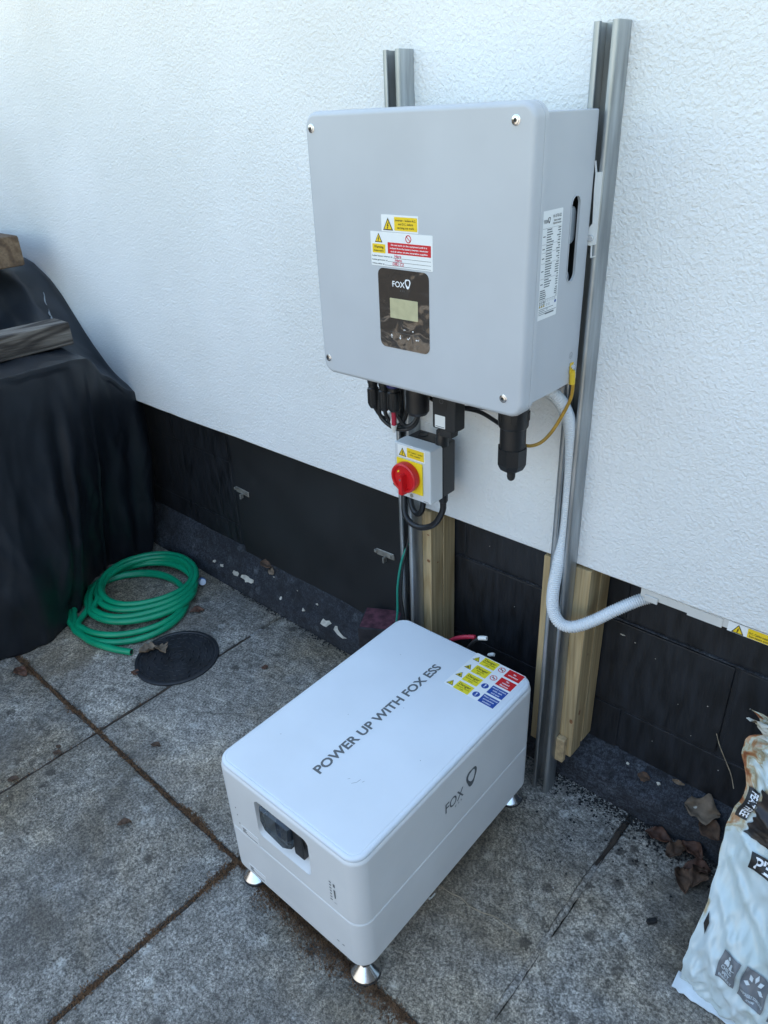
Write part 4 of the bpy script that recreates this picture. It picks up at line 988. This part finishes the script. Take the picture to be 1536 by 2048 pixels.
def cover_pt(s, t):
    y = -1.05 + (1.085) * t
    P = cover_prof(y)
    n = len(P) - 1; q = s * n; i = min(int(q), n - 1); f_ = q - i
    a = P[max(i - 1, 0)]; b_ = P[i]; c = P[i + 1]; d_ = P[min(i + 2, n)]
    tens = .38
    m0 = (c - a) * tens; m1_ = (d_ - b_) * tens
    x, z = (2 * f_ ** 3 - 3 * f_ ** 2 + 1) * b_ + (f_ ** 3 - 2 * f_ ** 2 + f_) * m0 + (-2 * f_ ** 3 + 3 * f_ ** 2) * c + (f_ ** 3 - f_ ** 2) * m1_
    # hanging folds on the vertical skirt
    if i >= 7:
        down = (q - 7) / 3
        yy = y + .10 * down * down      # folds sweep towards the wall as they fall
        fold = .020 * math.exp(-((yy + .30) / .022) ** 2) + .013 * math.exp(-((yy + .375) / .030) ** 2) - .016 * math.exp(-((yy + .335) / .02) ** 2)
        fold += .014 * math.sin(y * 58 + 1.1) * (1 if y > -.2 else .15) + .020 * (.35 - abs(noise.noise(Vector((y * 13 + z * 3.5, z * 1.6, 11))))) + .008 * (.3 - abs(noise.noise(Vector((y * 30 - z * 9, z * 5, 21))))) + .010 * noise.noise(Vector((y * 9, z * 3, 4)))
        x += fold * min(1, down * 2.2)
        if i >= 9: x += .010 * noise.noise(Vector((y * 14, 2, z * 8)))
    w_ = noise.noise(Vector((x * 5, y * 5, z * 3)))
    x += .006 * w_ + (.010 * (.3 - abs(noise.noise(Vector((x * 9 + y * 5, y * 8 - x * 4, 31))))) if i < 7 else 0)
    z2 = z + ((.006 * noise.noise(Vector((x * 7, y * 7, 9))) + .009 * (.25 - abs(noise.noise(Vector((x * 8 - y * 6, y * 9, 41)))))) if z > .05 else 0)
    return (x, y, max(z2, .001))
m = MB(); m.grid(cover_pt, 150, 190)
# front end hangs straight down (out of the picture)
endp = [cover_pt(j / 150, 0) for j in range(151)]
m.grid(lambda u, v: (endp[int(round(u * 150))][0] * (1 - .0 * v), -1.05 - .02 * v, endp[int(round(u * 150))][2] * (1 - v) + .001 * v), 150, 6)
cov = thing('fabric_cover', (-1.9, -.5, 0), 'black fabric cover draped over a bulky stepped object by the wall', 'cover')
c_ = m.build('cloth', 'cover_black', cov, smooth=80, recalc=True)
md = c_.modifiers.new('thickness', 'SOLIDIFY'); md.thickness = .0025; md.offset = -1
# torn patch showing pale lining
m = MB(); tear = [(-1.845, -.06), (-1.81, -.075), (-1.775, -.085), (-1.75, -.09)]
def surf_near(x, y):
    best = None
    t = (y + 1.05) / 1.085
    for k in range(400):
        p_ = cover_pt(k / 400 * .65, t)
        if best is None or abs(p_[0] - x) < abs(best[0] - x): best = p_
    return Vector(best)
up_ = Vector((.55, -.35, .75)).normalized()
A = [surf_near(x, y - .006) + up_ * .004 for x, y in tear]; B = [surf_near(x, y + .008) + up_ * .005 for x, y in tear]
for k, (a, b_) in enumerate(((.0, .35), (.45, .8), (.72, 1.0))):
    q = []
    for j in range(9):
        t_ = a + (b_ - a) * j / 8; f_ = t_ * (len(A) - 1); i_ = min(int(f_), len(A) - 2); pa = A[i_].lerp(A[i_ + 1], f_ - i_); pb = B[i_].lerp(B[i_ + 1], f_ - i_)
        w_ = .28 * math.sin(PI * j / 8) * random.uniform(.35, 1.0); c0 = pa.lerp(pb, .5 + .12 * math.sin(j * .9 + k)); d_ = (pb - pa) * w_
        q.append([tuple(c0 - d_), tuple(c0 + d_), tuple(c0 + d_ + up_ * .0015), tuple(c0 - d_ + up_ * .0015)])
    t_m = MB(); t_m.loft(q); t_m.build('tear', 'cover_lining', cov, smooth=0)
# weights
m = MB(); m.box(-1.605, -1.505, -1.0, -.148, .893, .966, .006, 2)
o = m.build('timber_offcut', 'timber_old_long', smooth=40); tag(o, 'weathered split grey timber lying on the lower step of black cover', 'timber', 'timbers weighing down the cover')
m = MB(); m.box(-2.65, -1.775, -.34, -.122, 1.112, 1.208, .008, 2)
o = m.build('timber_offcut', 'timber_old_cross', smooth=40); tag(o, 'thick brown timber block on top of the black cover', 'timber', 'timbers weighing down the cover')

# garden hose
hp = []
def arc(cx, cy, rx, ry, a0, a1, z0, z1, n=26, wob=0.0):
    for k in range(n):
        t = k / n; a = math.radians(a0 + (a1 - a0) * t)
        hp.append((cx + rx * math.cos(a) + wob * math.sin(3 * a), cy + ry * math.sin(a) + wob * math.cos(2 * a), z0 + (z1 - z0) * t))
hp += [(-1.074, -.409, .0125), (-1.12, -.432, .0125), (-1.18, -.453, .0125), (-1.25, -.468, .0125)]
HC = (-1.325, -.255)
arc(-1.310, -.275, .215, .195, 252, -108, .0125, .013, 34)
arc(-1.320, -.262, .205, .185, 252, -108, .016, .030, 34, .004)
arc(-1.335, -.205, .195, .185, 252, -108, .034, .046, 34, .005)
arc(-1.340, -.190, .182, .185, 252, -108, .048, .056, 34, .006)
arc(-1.345, -.175, .172, .170, 252, -108, .060, .070, 34, .005)
arc(-1.350, -.165, .158, .160, 252, -108, .066, .082, 34, .004)
arc(-1.352, -.158, .170, .168, 252, 20, .085, .070, 22, .004)
hp += [(-1.180, -.120, .052), (-1.165, -.145, .030), (-1.155, -.175, .018)]
cl = spline(hp, 3)
cl = [Vector((max(p_.x, -9), min(p_.y, .027), max(p_.z * .62 + .004, .0115))) for p_ in cl]
t = thing('garden_hose', (-1.32, -.22, 0), 'coiled green garden hose on the slabs beside the black cover', 'hose')
m = MB(); m.tube(cl, .0110, 10); m.build('tube', 'hose_green', t, smooth=70)
for e0, e1 in ((cl[0], cl[1]), (cl[-1], cl[-2])):
    d_ = (e0 - e1).normalized(); m = MB(); m.tube([e0 - d_ * .001, e0 + d_ * .0004], .0075, 12); m.build('bore', 'ink_black', t)

# manhole cover with raised pattern
mh = thing('manhole_cover', (-.947, -.322, 0), 'round black cast manhole cover set in the slabs beside the hose', 'manhole cover')
MC = Vector((-.947, -.322, 0)); MR = .133
m = MB(); m.lathe([(MR, -.01), (MR, .004), (MR - .003, .006), (MR - .010, .006), (MR - .012, .0035), (.0005, .0035)], MC, 'z', 56); m.build('disc', 'cast_iron', mh)
m = MB(); r_ = random.Random(5)
for ri, (r, n) in enumerate(((.028, 9), (.050, 15), (.072, 22), (.094, 28), (.113, 34))):
    for k in range(n):
        a = 2 * PI * k / n + ri * .3; T = Matrix.Translation(MC + Vector((r * math.cos(a), r * math.sin(a), .003))) @ Matrix.Rotation(a + r_.uniform(-.6, .6), 4, 'Z'); q = MB(); q.box(-.0024, .0024, -.0065, .0065, 0, .0038, .0009, 1)
        m.add([tuple(T @ Vector(v)) for v in q.v], q.f)
m.lathe([(.018, .0035), (.018, .0062), (.012, .0062), (.012, .0036)], MC, 'z', 24)
tag(m.build('raised_pattern', 'cast_iron', mh), kind='stuff')
# little bottle cap by the footing
t = thing('bottle_cap', (-1.262, -.02, 0), 'small white and blue plastic cap on the slab by the hose', 'cap')
TC = Matrix.Translation((-1.225, -.020, .014)) @ Matrix.Rotation(1.1, 4, 'Y') @ Matrix.Rotation(.4, 4, 'X')
m = MB(TC); m.lathe([(.012, -.010), (.012, .010), (.010, .0115), (.0005, .0115)], (0, 0, 0), 'z', 18); m.build('top', 'cap_white', t)
m = MB(TC); m.lathe([(.0145, -.018), (.0145, -.0102), (.0005, -.0102)], (0, 0, 0), 'z', 18); m.build('collar', 'cap_blue', t)

# ================================================================== COMPOST BAG
bcurve = [(-.262, .0), (-.262, .035), (-.238, .10), (-.185, .20), (-.135, .315), (-.098, .40), (-.072, .475), (-.060, .515), (-.055, .535)]
def bag_axis(v):
    q = v * (len(bcurve) - 1); i = min(int(q), len(bcurve) - 2); f_ = q - i
    P = [Vector((0, *bcurve[max(0, min(k, len(bcurve) - 1))])) for k in (i - 1, i, i + 1, i + 2)]
    a, b_, c, d_ = P
    p_ = .5 * ((2 * b_) + (c - a) * f_ + (2 * a - 5 * b_ + 4 * c - d_) * f_ ** 2 + (3 * b_ - a - 3 * c + d_) * f_ ** 3)
    return p_
def bag_left(v): return .664 - .016 * max(0, min(1, (v - .48) / .15)) + .010 * math.sin(v * 23) * v - .012 * v + (.012 * math.exp(-((v - .62) / .05) ** 2) + .02 * math.exp(-((v - .83) / .05) ** 2))
def bag(u, v, h=0.0, side=1):
    p0 = bag_axis(v); t_ = (bag_axis(min(1, v + .01)) - bag_axis(max(0, v - .01))).normalized()
    N = Vector((0, -t_.z, t_.y)); N = N if N.y < 0 else -N
    xl = bag_left(v); x = xl + (1.13 - xl) * u
    pil = (max(0, math.sin(PI * u)) ** 1.15) * (max(0, math.sin(PI * min(1, max(0, v)))) ** .5)
    wr = 0
    if side > 0:
        # creases fanning from the left edge downwards to the right
        for c0, ang, wd, am in ((.47, -.55, .012, .010), (.40, -.75, .014, .009), (.53, -.40, .011, .009), (.33, -.9, .018, .007), (.60, -.30, .011, .010), (.25, -.35, .02, .005), (.68, -.2, .012, .010), (.75, .1, .012, .009)):
            d_ = v - (c0 + ang * u); wr += am * math.exp(-(d_ / wd) ** 2) * math.exp(-u * 2.6) * min(1, u * 12)
        wr += .008 * noise.noise(Vector((u * 7, v * 9, 2))) + .004 * noise.noise(Vector((u * 22 + v * 9, v * 16 - u * 6, 5))) + .003 * noise.noise(Vector((u * 40, v * 26, 8))) * (1 - u)
        wr += .016 * (.28 - abs(noise.noise(Vector((u * 9 + v * 5, v * 7 - u * 5, 13))))) + .009 * (.28 - abs(noise.noise(Vector((u * 24 - v * 8, v * 15 + u * 8, 17)))))
        off = .035 * pil + wr * min(1, u * 20 + .25)
    else: off = -.05 * pil
    z = p0.z + N.z * off
    return Vector((x + .004 * noise.noise(Vector((v * 25, 3, 1))), p0.y + N.y * off, 0)) + Vector((0, 0, max(z, .001))) + N * h
m = MB()
NU, NV = 130, 170
m.grid(lambda u, v: bag(u * u * .35 + u * .65, v), NU, NV)
nfront = len(m.v)
m.grid(lambda u, v: bag(u * u * .35 + u * .65, v, 0, -1), 24, 40)
bagt = thing('compost_bag', (.9, -.2, 0), 'crumpled pale compost bag with burnt orange edge leaning on the wall', 'bag')
bo = m.build('film', 'bag_film', bagt, smooth=80, recalc=False)
uvl = bo.data.uv_layers.new(name='UVMap')
def uv_of(i):
    if i < nfront: j = i % (NU + 1); k = i // (NU + 1); u = j / NU; return (u * u * .35 + u * .65, k / NV)
    i -= nfront; j = i % 25; k = i // 25; u = j / 24; return (u * u * .35 + u * .65, k / 40)
vi = np.zeros(len(bo.data.loops), dtype=np.int32); bo.data.loops.foreach_get('vertex_index', vi)
uvl.data.foreach_set('uv', np.array([uv_of(int(i)) for i in vi], dtype=np.float32).ravel())
# bottom sealed hem, ragged at its left corner
m = MB(); rings = []
for k in range(60):
    x = .656 + .46 * k / 59; dz = .004 * noise.noise(Vector((x * 60, 0, 0))); y0 = -.262 + .004 * noise.noise(Vector((x * 25, 4, 0))); e_ = -.020 - .006 * noise.noise(Vector((x * 90, 9, 0)))
    rings.append([(x, y0 + .01, .016), (x, y0, .014 + dz * .4), (x, y0 + e_, .004 + abs(dz)), (x, y0 + e_, .0025 + abs(dz)), (x, y0 + .01, .006)])
m.loft(rings); m.build('hem', 'bag_white', bagt)
# crumpled pale top of the bag
m = MB(); m.grid(lambda u, v: bag(u * .5, .80 + .2 * v) + Vector((.0, -.006 - .02 * v + .012 * noise.noise(Vector((u * 14, v * 9, 3))), .01 * noise.noise(Vector((u * 20, v * 6, 7))))), 30, 14); m.build('folded_top', 'bag_mixed', bagt, smooth=80, recalc=False)
BH = .62
def bag_print(): return Print((0, 0, 0), (1, 0, 0), (0, 0, 1), step=.0006, on=lambda a, b_, h: bag(a, b_, h + .0012))
def bag_patch(u0, u1, v0, v1, mname, name, par, n=14, skew=0.0, rag=0.0):
    m = MB(); m.grid(lambda a, b_: bag(u0 + (u1 - u0) * a + rag * noise.noise(Vector((b_ * 9, v0 * 30, 1))), v0 + (v1 - v0) * b_ + skew * a, .0035), n * 2, n * 2); return m.build(name, mname, par, smooth=80, recalc=False)
bag_patch(.066, .9, .515, .64, 'bag_dark', 'dark_panel', bagt, 24, -.03, .02)
pp = bag_patch(.012, .056, .540, .628, 'ink_black', 'black_strip', bagt, 14)
pr = Print((0, 0, 0), (1, 0, 0), (0, 0, 1), step=.0005, on=lambda a, b_, h: bag(.040 + b_ * 1.7, .624 - a * 1.38, h + .0042))
pr.text('PEAT FREE', .029, -.008, .016, 'ink_white', 1, w=.054, bold=.02); pr.build('lettering', pp)
pp = bag_patch(.112, .9, .460, .492, 'ink_black', 'black_band', bagt, 20, -.03)
pr = Print((0, 0, 0), (1, 0, 0), (0, 0, 1), step=.0005, on=lambda a, b_, h: bag(a * 1.6 - .05, .462 - .03 * (a * 1.6 - .16) / .79 + b_ * 1.2, h + .0042))
pr.text('PEAT FREE', .112, .003, .018, 'ink_white', 1, w=.16, align='l', bold=.02); pr.build('lettering', pp)
m_ = bag_patch(.018, .036, .308, .335, 'ink_black', 'printed_arrow', bagt, 4, -.02)
def badge(u0, v0, u1, v1, lines, kind):
    pp = bag_patch(u0, u1, v0, v1, 'bag_grey', 'printed_badge', bagt, 10, -.006)
    W = (u1 - u0); H = (v1 - v0)
    pr = Print((0, 0, 0), (1, 0, 0), (0, 0, 1), step=.0005, on=lambda a, b_, h: bag(u0 + W * a, v0 + H * b_ - .006 * a, h + .0042))
    for t_, y, hh, w_ in lines: pr.text(t_, .5, y, hh, 'bag_ink', 1, w=w_, bold=.02)
    if kind == 'pet':
        pr.disc(.40, .88, .065, 'bag_ink', 1, 12); pr.poly([(.28, .60), (.36, .62), (.52, .60), (.52, .70), (.47, .80), (.33, .80), (.26, .72)], 'bag_ink', 1)
        pr.disc(.62, .76, .055, 'bag_ink', 1, 12); pr.poly([(.55, .58), (.72, .58), (.70, .66), (.67, .74), (.58, .72)], 'bag_ink', 1); pr.line(.70, .60, .86, .68, .03, 'bag_ink', 1)
    else:
        for k in range(5):
            a = math.radians(180 - k * 45); cx, cy = .5 + .27 * math.cos(a), .58 + .27 * math.sin(a); d0 = Vector((math.cos(a), math.sin(a))); q0 = Vector((-d0.y, d0.x))
            pr.poly([tuple(Vector((cx, cy)) - d0 * .12), tuple(Vector((cx, cy)) + q0 * .075), tuple(Vector((cx, cy)) + d0 * .13), tuple(Vector((cx, cy)) - q0 * .075)], 'bag_ink', 1)
    pr.build('print', pp)
badge(.120, .222, .190, .290, (('CHILD', .42, .13, .60), ('AND', .33, .05, .22), ('PET', .21, .13, .40), ('FRIENDLY', .08, .09, .74)), 'pet')
badge(.208, .207, .302, .287, (('RESPONSIBLE SOURCING', .22, .09, .86), ('SCHEME', .10, .055, .30)), 'leaf')
badge(.325, .20, .42, .28, (('RECYCLE', .2, .1, .7),), 'leaf')

# ================================================================== LITTER
def leaf(name, x, y, z, L, W, rot, mname, label, curl=.25, tilt=0.0, roll_=0.0, lobes=0, group='fallen dead leaves'):
    T = Matrix.Translation((x, y, z)) @ Matrix.Rotation(rot, 4, 'Z') @ Matrix.Rotation(tilt, 4, 'Y') @ Matrix.Rotation(roll_, 4, 'X')
    r_ = random.Random(int(x * 991 + y * 7919))
    def fn(u, v):
        s = u * 2 - 1; w_ = W * max(.02, math.sin(PI * min(1, max(0, v * .96 + .02)))) ** .8 * (1 + (.28 * math.sin(v * lobes * PI * 2) if lobes else 0))
        xx = (v - .5) * L; yy = s * w_ / 2 * (1 + .35 * noise.noise(Vector((v * 6, x * 30 + s, y * 30))))
        zz = curl * .45 * (s * s) * w_ + .05 * L * math.sin(v * 5 + x * 40) + .13 * L * noise.noise(Vector((u * 4 + x * 50, v * 5, y * 50)))
        return (xx, yy, zz)
    m = MB(T); m.grid(fn, 8, 14)
    low = min((T @ Vector(v)).z for v in m.v)
    T2 = Matrix.Translation((0, 0, z - low)) if tilt == 0 and roll_ == 0 else Matrix.Identity(4)
    m.T = T2 @ T
    o = m.build(name, mname, smooth=80)
    md = o.modifiers.new('thickness', 'SOLIDIFY'); md.thickness = .0006
    return tag(o, label, 'leaf', group)
leaf('dead_leaf', -1.275, -.685, .001, .062, .034, .2, 'leaf_red', 'reddish dead leaf on the slab joint below the black cover')
leaf('dead_leaf', -.985, -.452, .001, .032, .026, .3, 'leaf_red', 'small round brown leaf touching the left edge of the manhole cover')
leaf('dead_leaf', -1.045, -.365, .001, .060, .040, 1.2, 'leaf_pale', 'crumpled pale brown leaf between hose end and manhole cover', .9, lobes=3)
leaf('dead_leaf', -1.010, -.335, .004, .055, .034, -.2, 'leaf_pale', 'curled pale brown leaf lying on the rim of the manhole cover', 1.0, lobes=3)
leaf('dead_leaf', -.685, -.176, .001, .022, .018, .9, 'leaf_red', 'tiny round red-brown leaf on the slab behind the battery corner')
leaf('dead_leaf', -.672, -.580, .001, .030, .018, .5, 'leaf_brown', 'small brown leaf between manhole cover and battery box', .6)
leaf('dead_leaf', -.508, -.774, .001, .034, .020, .9, 'leaf_brown', 'brown leaf alone on the large slab left of the battery', .6)
leaf('dead_leaf', -.862, -.892, .001, .030, .018, .8, 'leaf_brown', 'brown leaf on the thin joint at the left picture edge', .6)
leaf('dead_leaf', -.858, -.772, .001, .030, .016, .5, 'leaf_brown', 'larger of two brown flakes on the thin slab joint', .6)
leaf('dead_leaf', -.880, -.758, .001, .018, .012, .2, 'leaf_brown', 'smaller of two brown flakes on the thin slab joint', .5)
leaf('dead_leaf', -1.10, -.135, .001, .050, .030, 1.0, 'leaf_red', 'red-brown leaf lying against the right side of hose coil', .6)
leaf('dead_leaf', -.96, .088, .142, .060, .034, .3, 'leaf_brown', 'brown leaf caught on the footing under the black board', .5, tilt=.05, roll_=.6)
leaf('dead_leaf', -.93, .080, .128, .034, .022, -.4, 'leaf_pale', 'pale leaf scrap caught on the footing under the board', .5, tilt=.05, roll_=.6)
leaf('dead_leaf', .565, .070, .100, .075, .060, .3, 'leaf_pale', 'large pale dead leaf on the footing beside the compost bag', .35, tilt=.08, roll_=.5, lobes=2)
leaf('dead_leaf', .592, .050, .078, .060, .042, -.5, 'leaf_brown', 'brown leaf just below the large pale leaf by bag', .5, tilt=.1, roll_=.6)
leaf('dead_leaf', .425, .075, .100, .030, .022, .2, 'leaf_brown', 'small brown leaf on the footing left of the bag', .4, tilt=.05, roll_=.6)
leaf('dead_leaf', .500, .085, .128, .028, .012, .1, 'leaf_pale', 'thin pale leaf stuck to the plinth above the footing', .3, tilt=.1, roll_=1.2)
lab = ('dark leaf heap piece nearest the slab joint by the bag', 'dark dead leaf in the middle of the heap by the bag', 'curled dark leaf leaning on the compost bag edge', 'dead leaf at the front of the heap by the bag', 'dead leaf at the back of the heap by the bag', 'dead leaf topmost in the heap beside the bag')
for i, (x, y, z, r0) in enumerate(((.50, .015, .002, .3), (.545, .005, .004, 1.2), (.600, -.015, .008, .6), (.585, -.055, .003, 2.1), (.575, .02, .012, -.4), (.61, -.035, .014, 1.5))):
    leaf('dead_leaf', x, y, z, .060, .036, r0, ('leaf_red', 'leaf_brown', 'leaf_red', 'leaf_brown', 'leaf_red', 'leaf_brown')[i], lab[i], .8, group='leaf heap by the bag')
cable('twine', [(.165, -.420, .003), (.190, -.406, .003), (.215, -.404, .004), (.237, -.398, .003), (.262, -.401, .003), (.290, -.396, .003), (.318, -.386, .003), (.345, -.386, .0025), (.378, -.385, .0025)], .0011, 'twine_straw', 'thin straw-coloured strand trailing out from under the battery', 'strand', 6)
m = MB(); m.box(.186, .1895, -.4405, -.4255, .001, .0035, .0008, 1); m.box(.184, .188, -.445, -.440, .001, .003); tag(m.build('white_scrap', 'tape_white'), 'tiny white plastic scrap on the slab at the battery edge', 'scrap')
cable('root_strand', [(.55, PY - .003, .30), (.562, PY - .006, .275), (.578, PY - .005, .245), (.598, PY - .01, .215), (.612, PY - .02, .19)], .0009, 'twine_straw', 'dry root strand hanging on the plinth behind the bag', 'strand', 6)
m = MB(); T = Matrix.Translation((.573, -.185, .006)) @ Matrix.Rotation(.9, 4, 'Z'); q = MB(T); q.box(-.011, .011, -.005, .005, -.005, .005, .002, 1); tag(q.build('black_stub', 'crumb_black'), 'small black plastic stub on the slab near the bag', 'scrap')

def scatter(name, pts, mname, label, cat, smin, smax, flat=.6):
    m = MB()
    for (x, y, z) in pts:
        s = random.uniform(smin, smax); a = random.uniform(0, 6.28); r_ = [random.uniform(.6, 1.3) for _ in range(6)]
        vv = [(s * r_[0], 0, 0), (0, s * r_[1], 0), (-s * r_[2], 0, 0), (0, -s * r_[3], 0), (0, 0, s * flat * r_[4]), (0, 0, -s * flat * .5)]
        ca, sa = math.cos(a), math.sin(a)
        m.add([(x + vx * ca - vy * sa, y + vx * sa + vy * ca, z + vz + s * flat * .3) for vx, vy, vz in vv], [(0, 1, 4), (1, 2, 4), (2, 3, 4), (3, 0, 4), (1, 0, 5), (2, 1, 5), (3, 2, 5), (0, 3, 5)])
    return tag(m.build(name, mname, smooth=0, recalc=False), label, cat, kind='stuff')
# dark grit along the foot of the footing
pts = []
for k in range(2600):
    x = random.uniform(.22, .80) if k < 1700 else random.uniform(-1.2, .22); y = .045 - abs(random.gauss(0, .028 if k < 1700 else .012)); pts.append((x, y, .0))
for k in range(90): pts.append((random.gauss(.42, .10), random.gauss(-.07, .05), 0))
scatter('grit', pts, 'crumb_black', 'dark grit and soil strewn along the foot of the footing', 'grit', .0012, .0042)
pts = [(random.uniform(.22, .75), .045 - abs(random.gauss(0, .03)), .001) for k in range(130)] + [(random.uniform(-1.2, .75), random.uniform(-1.1, .02), .0005) for k in range(110)]
scatter('pale_grit', pts, 'crumb_pale', 'tiny pale crumbs scattered over the slabs', 'grit', .0008, .0019)
# fibrous brown moss in the slab joints
def joint_moss():
    m = MB()
    segs = []
    def clump(t_, seed): return max(0, noise.noise(Vector((t_ * 6.5, seed, 0)))) ** .8
    for k in range(15000):
        x = random.uniform(-1.40, .46); c_ = clump(x, 1) + (.55 if -.12 < x < .30 else 0)
        if random.random() > .25 + c_ * 1.3: continue
        side = -1 if noise.noise(Vector((x * 4, 8, 8))) > -.15 else .6
        off = abs(random.gauss(0, .0045 + .020 * c_)) * side if random.random() < .7 else random.gauss(0, .004)
        segs.append((x, YJ0 + off))
    for k in range(5000):
        y = random.uniform(-1.28, YJ0); c_ = clump(y, 4)
        if random.random() > .2 + c_ * 1.3: continue
        segs.append((XJ0 + random.gauss(0, .004 + .008 * c_), y))
    for k in range(120): segs.append((XJ0 - SW + random.gauss(0, .003), random.uniform(-1.1, -.45)))
    for x, y in segs:
        a = random.uniform(0, 6.28); l = random.uniform(.003, .008); h = random.uniform(.0005, .0045); w_ = random.uniform(.0004, .0011)
        dx, dy = math.cos(a), math.sin(a)
        inj = abs(y - YJ0) < .006 or abs(x - XJ0) < .006
        z0 = -.003 if inj else -.0004
        m.add([(x - dy * w_, y + dx * w_, z0), (x + dy * w_, y - dx * w_, z0), (x + dx * l * .5 + dy * w_, y + dy * l * .5 - dx * w_, z0 + h + .0015), (x + dx * l * .5 - dy * w_, y + dy * l * .5 + dx * w_, z0 + h + .0015), (x + dx * l, y + dy * l, z0 + h * .6)], [(0, 1, 2, 3), (3, 2, 4)])
    return tag(m.build('moss', 'moss_brown', smooth=0, recalc=False), 'brown fibrous moss and soil filling the slab joints', 'moss', kind='stuff')
joint_moss()
m = MB()
def bank(along, c, lo, hi, axis, wfn):
    n = int((hi - lo) / .006); ring = []
    for k in range(n + 1):
        s = lo + (hi - lo) * k / n; w_ = wfn(s); j = .25 * w_ * noise.noise(Vector((s * 40, c, 1)))
        hgt = -.004 + .0035 * noise.noise(Vector((s * 22, c * 3, 2)))
        row = []
        for q, hh in ((-1, -.016), (-.8, hgt - .002), (-.3, hgt + .001), (.3, hgt + .001), (.8, hgt - .002), (1, -.016)):
            o_ = c + q * w_ + j
            row.append((s, o_, hh) if axis == 'x' else (o_, s, hh))
        ring.append(row)
    m.loft(ring, False, False, closed=False)
bank(0, YJ0, -5, 5, 'x', lambda s: .0085); bank(0, XJ0, -5, YJ0 - .009, 'y', lambda s: .0080); bank(0, XJ0 - SW, -5, -.1, 'y', lambda s: .0076); bank(0, XJ0 + SW, -5, -.66, 'y', lambda s: .0076); bank(0, XJ0 + SW, -.14, .03, 'y', lambda s: .0076)
o = m.build('joint_filling', 'soil', patio, smooth=60); tag(o, kind='stuff')
m = MB(); ring = []
for k in range(90):
    y = -.645 + .60 * k / 89; drop = .010 * max(0, min(1, (y + .17) / .10)); w_ = .0068 + .003 * noise.noise(Vector((y * 38, 1, 1))) + .0015 * noise.noise(Vector((y * 120, 1, 4))); h = .0006 - drop + .0012 * noise.noise(Vector((y * 45, 3, 1)))
    x = XJ0 + SW + .0015 * noise.noise(Vector((y * 20, 6, 1)))
    ring.append([(x - w_, y, -.004 - drop), (x - w_ * .6, y, h), (x, y, h + .0006), (x + w_ * .6, y, h), (x + w_, y, -.004 - drop)])
m.loft(ring, False, False, closed=False)
for lo_, hi_ in ((-.64, -.05), (-1.28, -.67)):
    ring = []
    for k in range(40):
        y = lo_ + (hi_ - lo_) * k / 39; h = -.0058 + .0022 * noise.noise(Vector((y * 45, 3, 7))); x = XJ0 - SW
        ring.append([(x - .0085, y, -.005), (x - .004, y, h), (x + .004, y, h), (x + .0085, y, -.005)])
    m.loft(ring, False, False, closed=False)
o = m.build('mortar_filling', 'mortar_pale', patio, smooth=60); tag(o, kind='stuff')

# ================================================================== ADDED UNSEEN FENCES: pale one bounces sun back, dark side ones block light
def fence(p0, p1, h, label, mname):
    p0 = Vector(p0); p1 = Vector(p1); L_ = (p1 - p0).length; a = math.atan2(p1.y - p0.y, p1.x - p0.x)
    t = thing('added_fence', p0, label, 'fence', 'added unseen fences that shape the light'); T = Matrix.Translation(p0) @ Matrix.Rotation(a, 4, 'Z')
    n = int(L_ / .125); me = None
    for k in range(n):
        c0 = T @ Vector(((k + .5) * .125, .014 * (k % 2), 0))
        if me is None:
            q = MB(Matrix.Translation(c0) @ Matrix.Rotation(a, 4, 'Z')); q.box(-.061, .061, -.008, .008, .02, h, .003, 1); o = q.build('board', mname, t, origin=c0); me = o.data
        else:
            o = bpy.data.objects.new('board', me); COL.objects.link(o); place(o, c0, t)
    for z in (.3, h - .3): q = MB(T); q.box(0, L_, .024, .06, z, z + .08, .003, 1); q.build('rail', mname, t)
    k = 0
    while k <= L_: q = MB(T); q.box(k - .045, k + .045, .062, .15, 0, h + .05, .004, 1); q.build('post', mname, t); k += L_ / max(1, int(L_ / 1.9)) - 1e-6
mat('added_fence_dark', (.10, .07, .045), .85, var=.25, vscale=12, stretch=(8, 8, .6))
mat('added_fence_wood', (.38, .36, .325), .8, var=.25, vscale=12, stretch=(8, 8, .6))
fence((5.5, -5.3, -.05), (-5.5, -5.3, -.05), 1.9, 'added tan board fence behind the viewpoint, bouncing sunlight back', 'added_fence_wood')
fence((3.3, -.05, -.05), (3.3, -5.2, -.05), 1.9, 'added dark side fence right of the bag, blocking light, unseen', 'added_fence_dark')
fence((-3.4, -5.2, -.05), (-3.4, -.05, -.05), 1.9, 'added dark side fence left of the cover, blocking light, unseen', 'added_fence_dark')
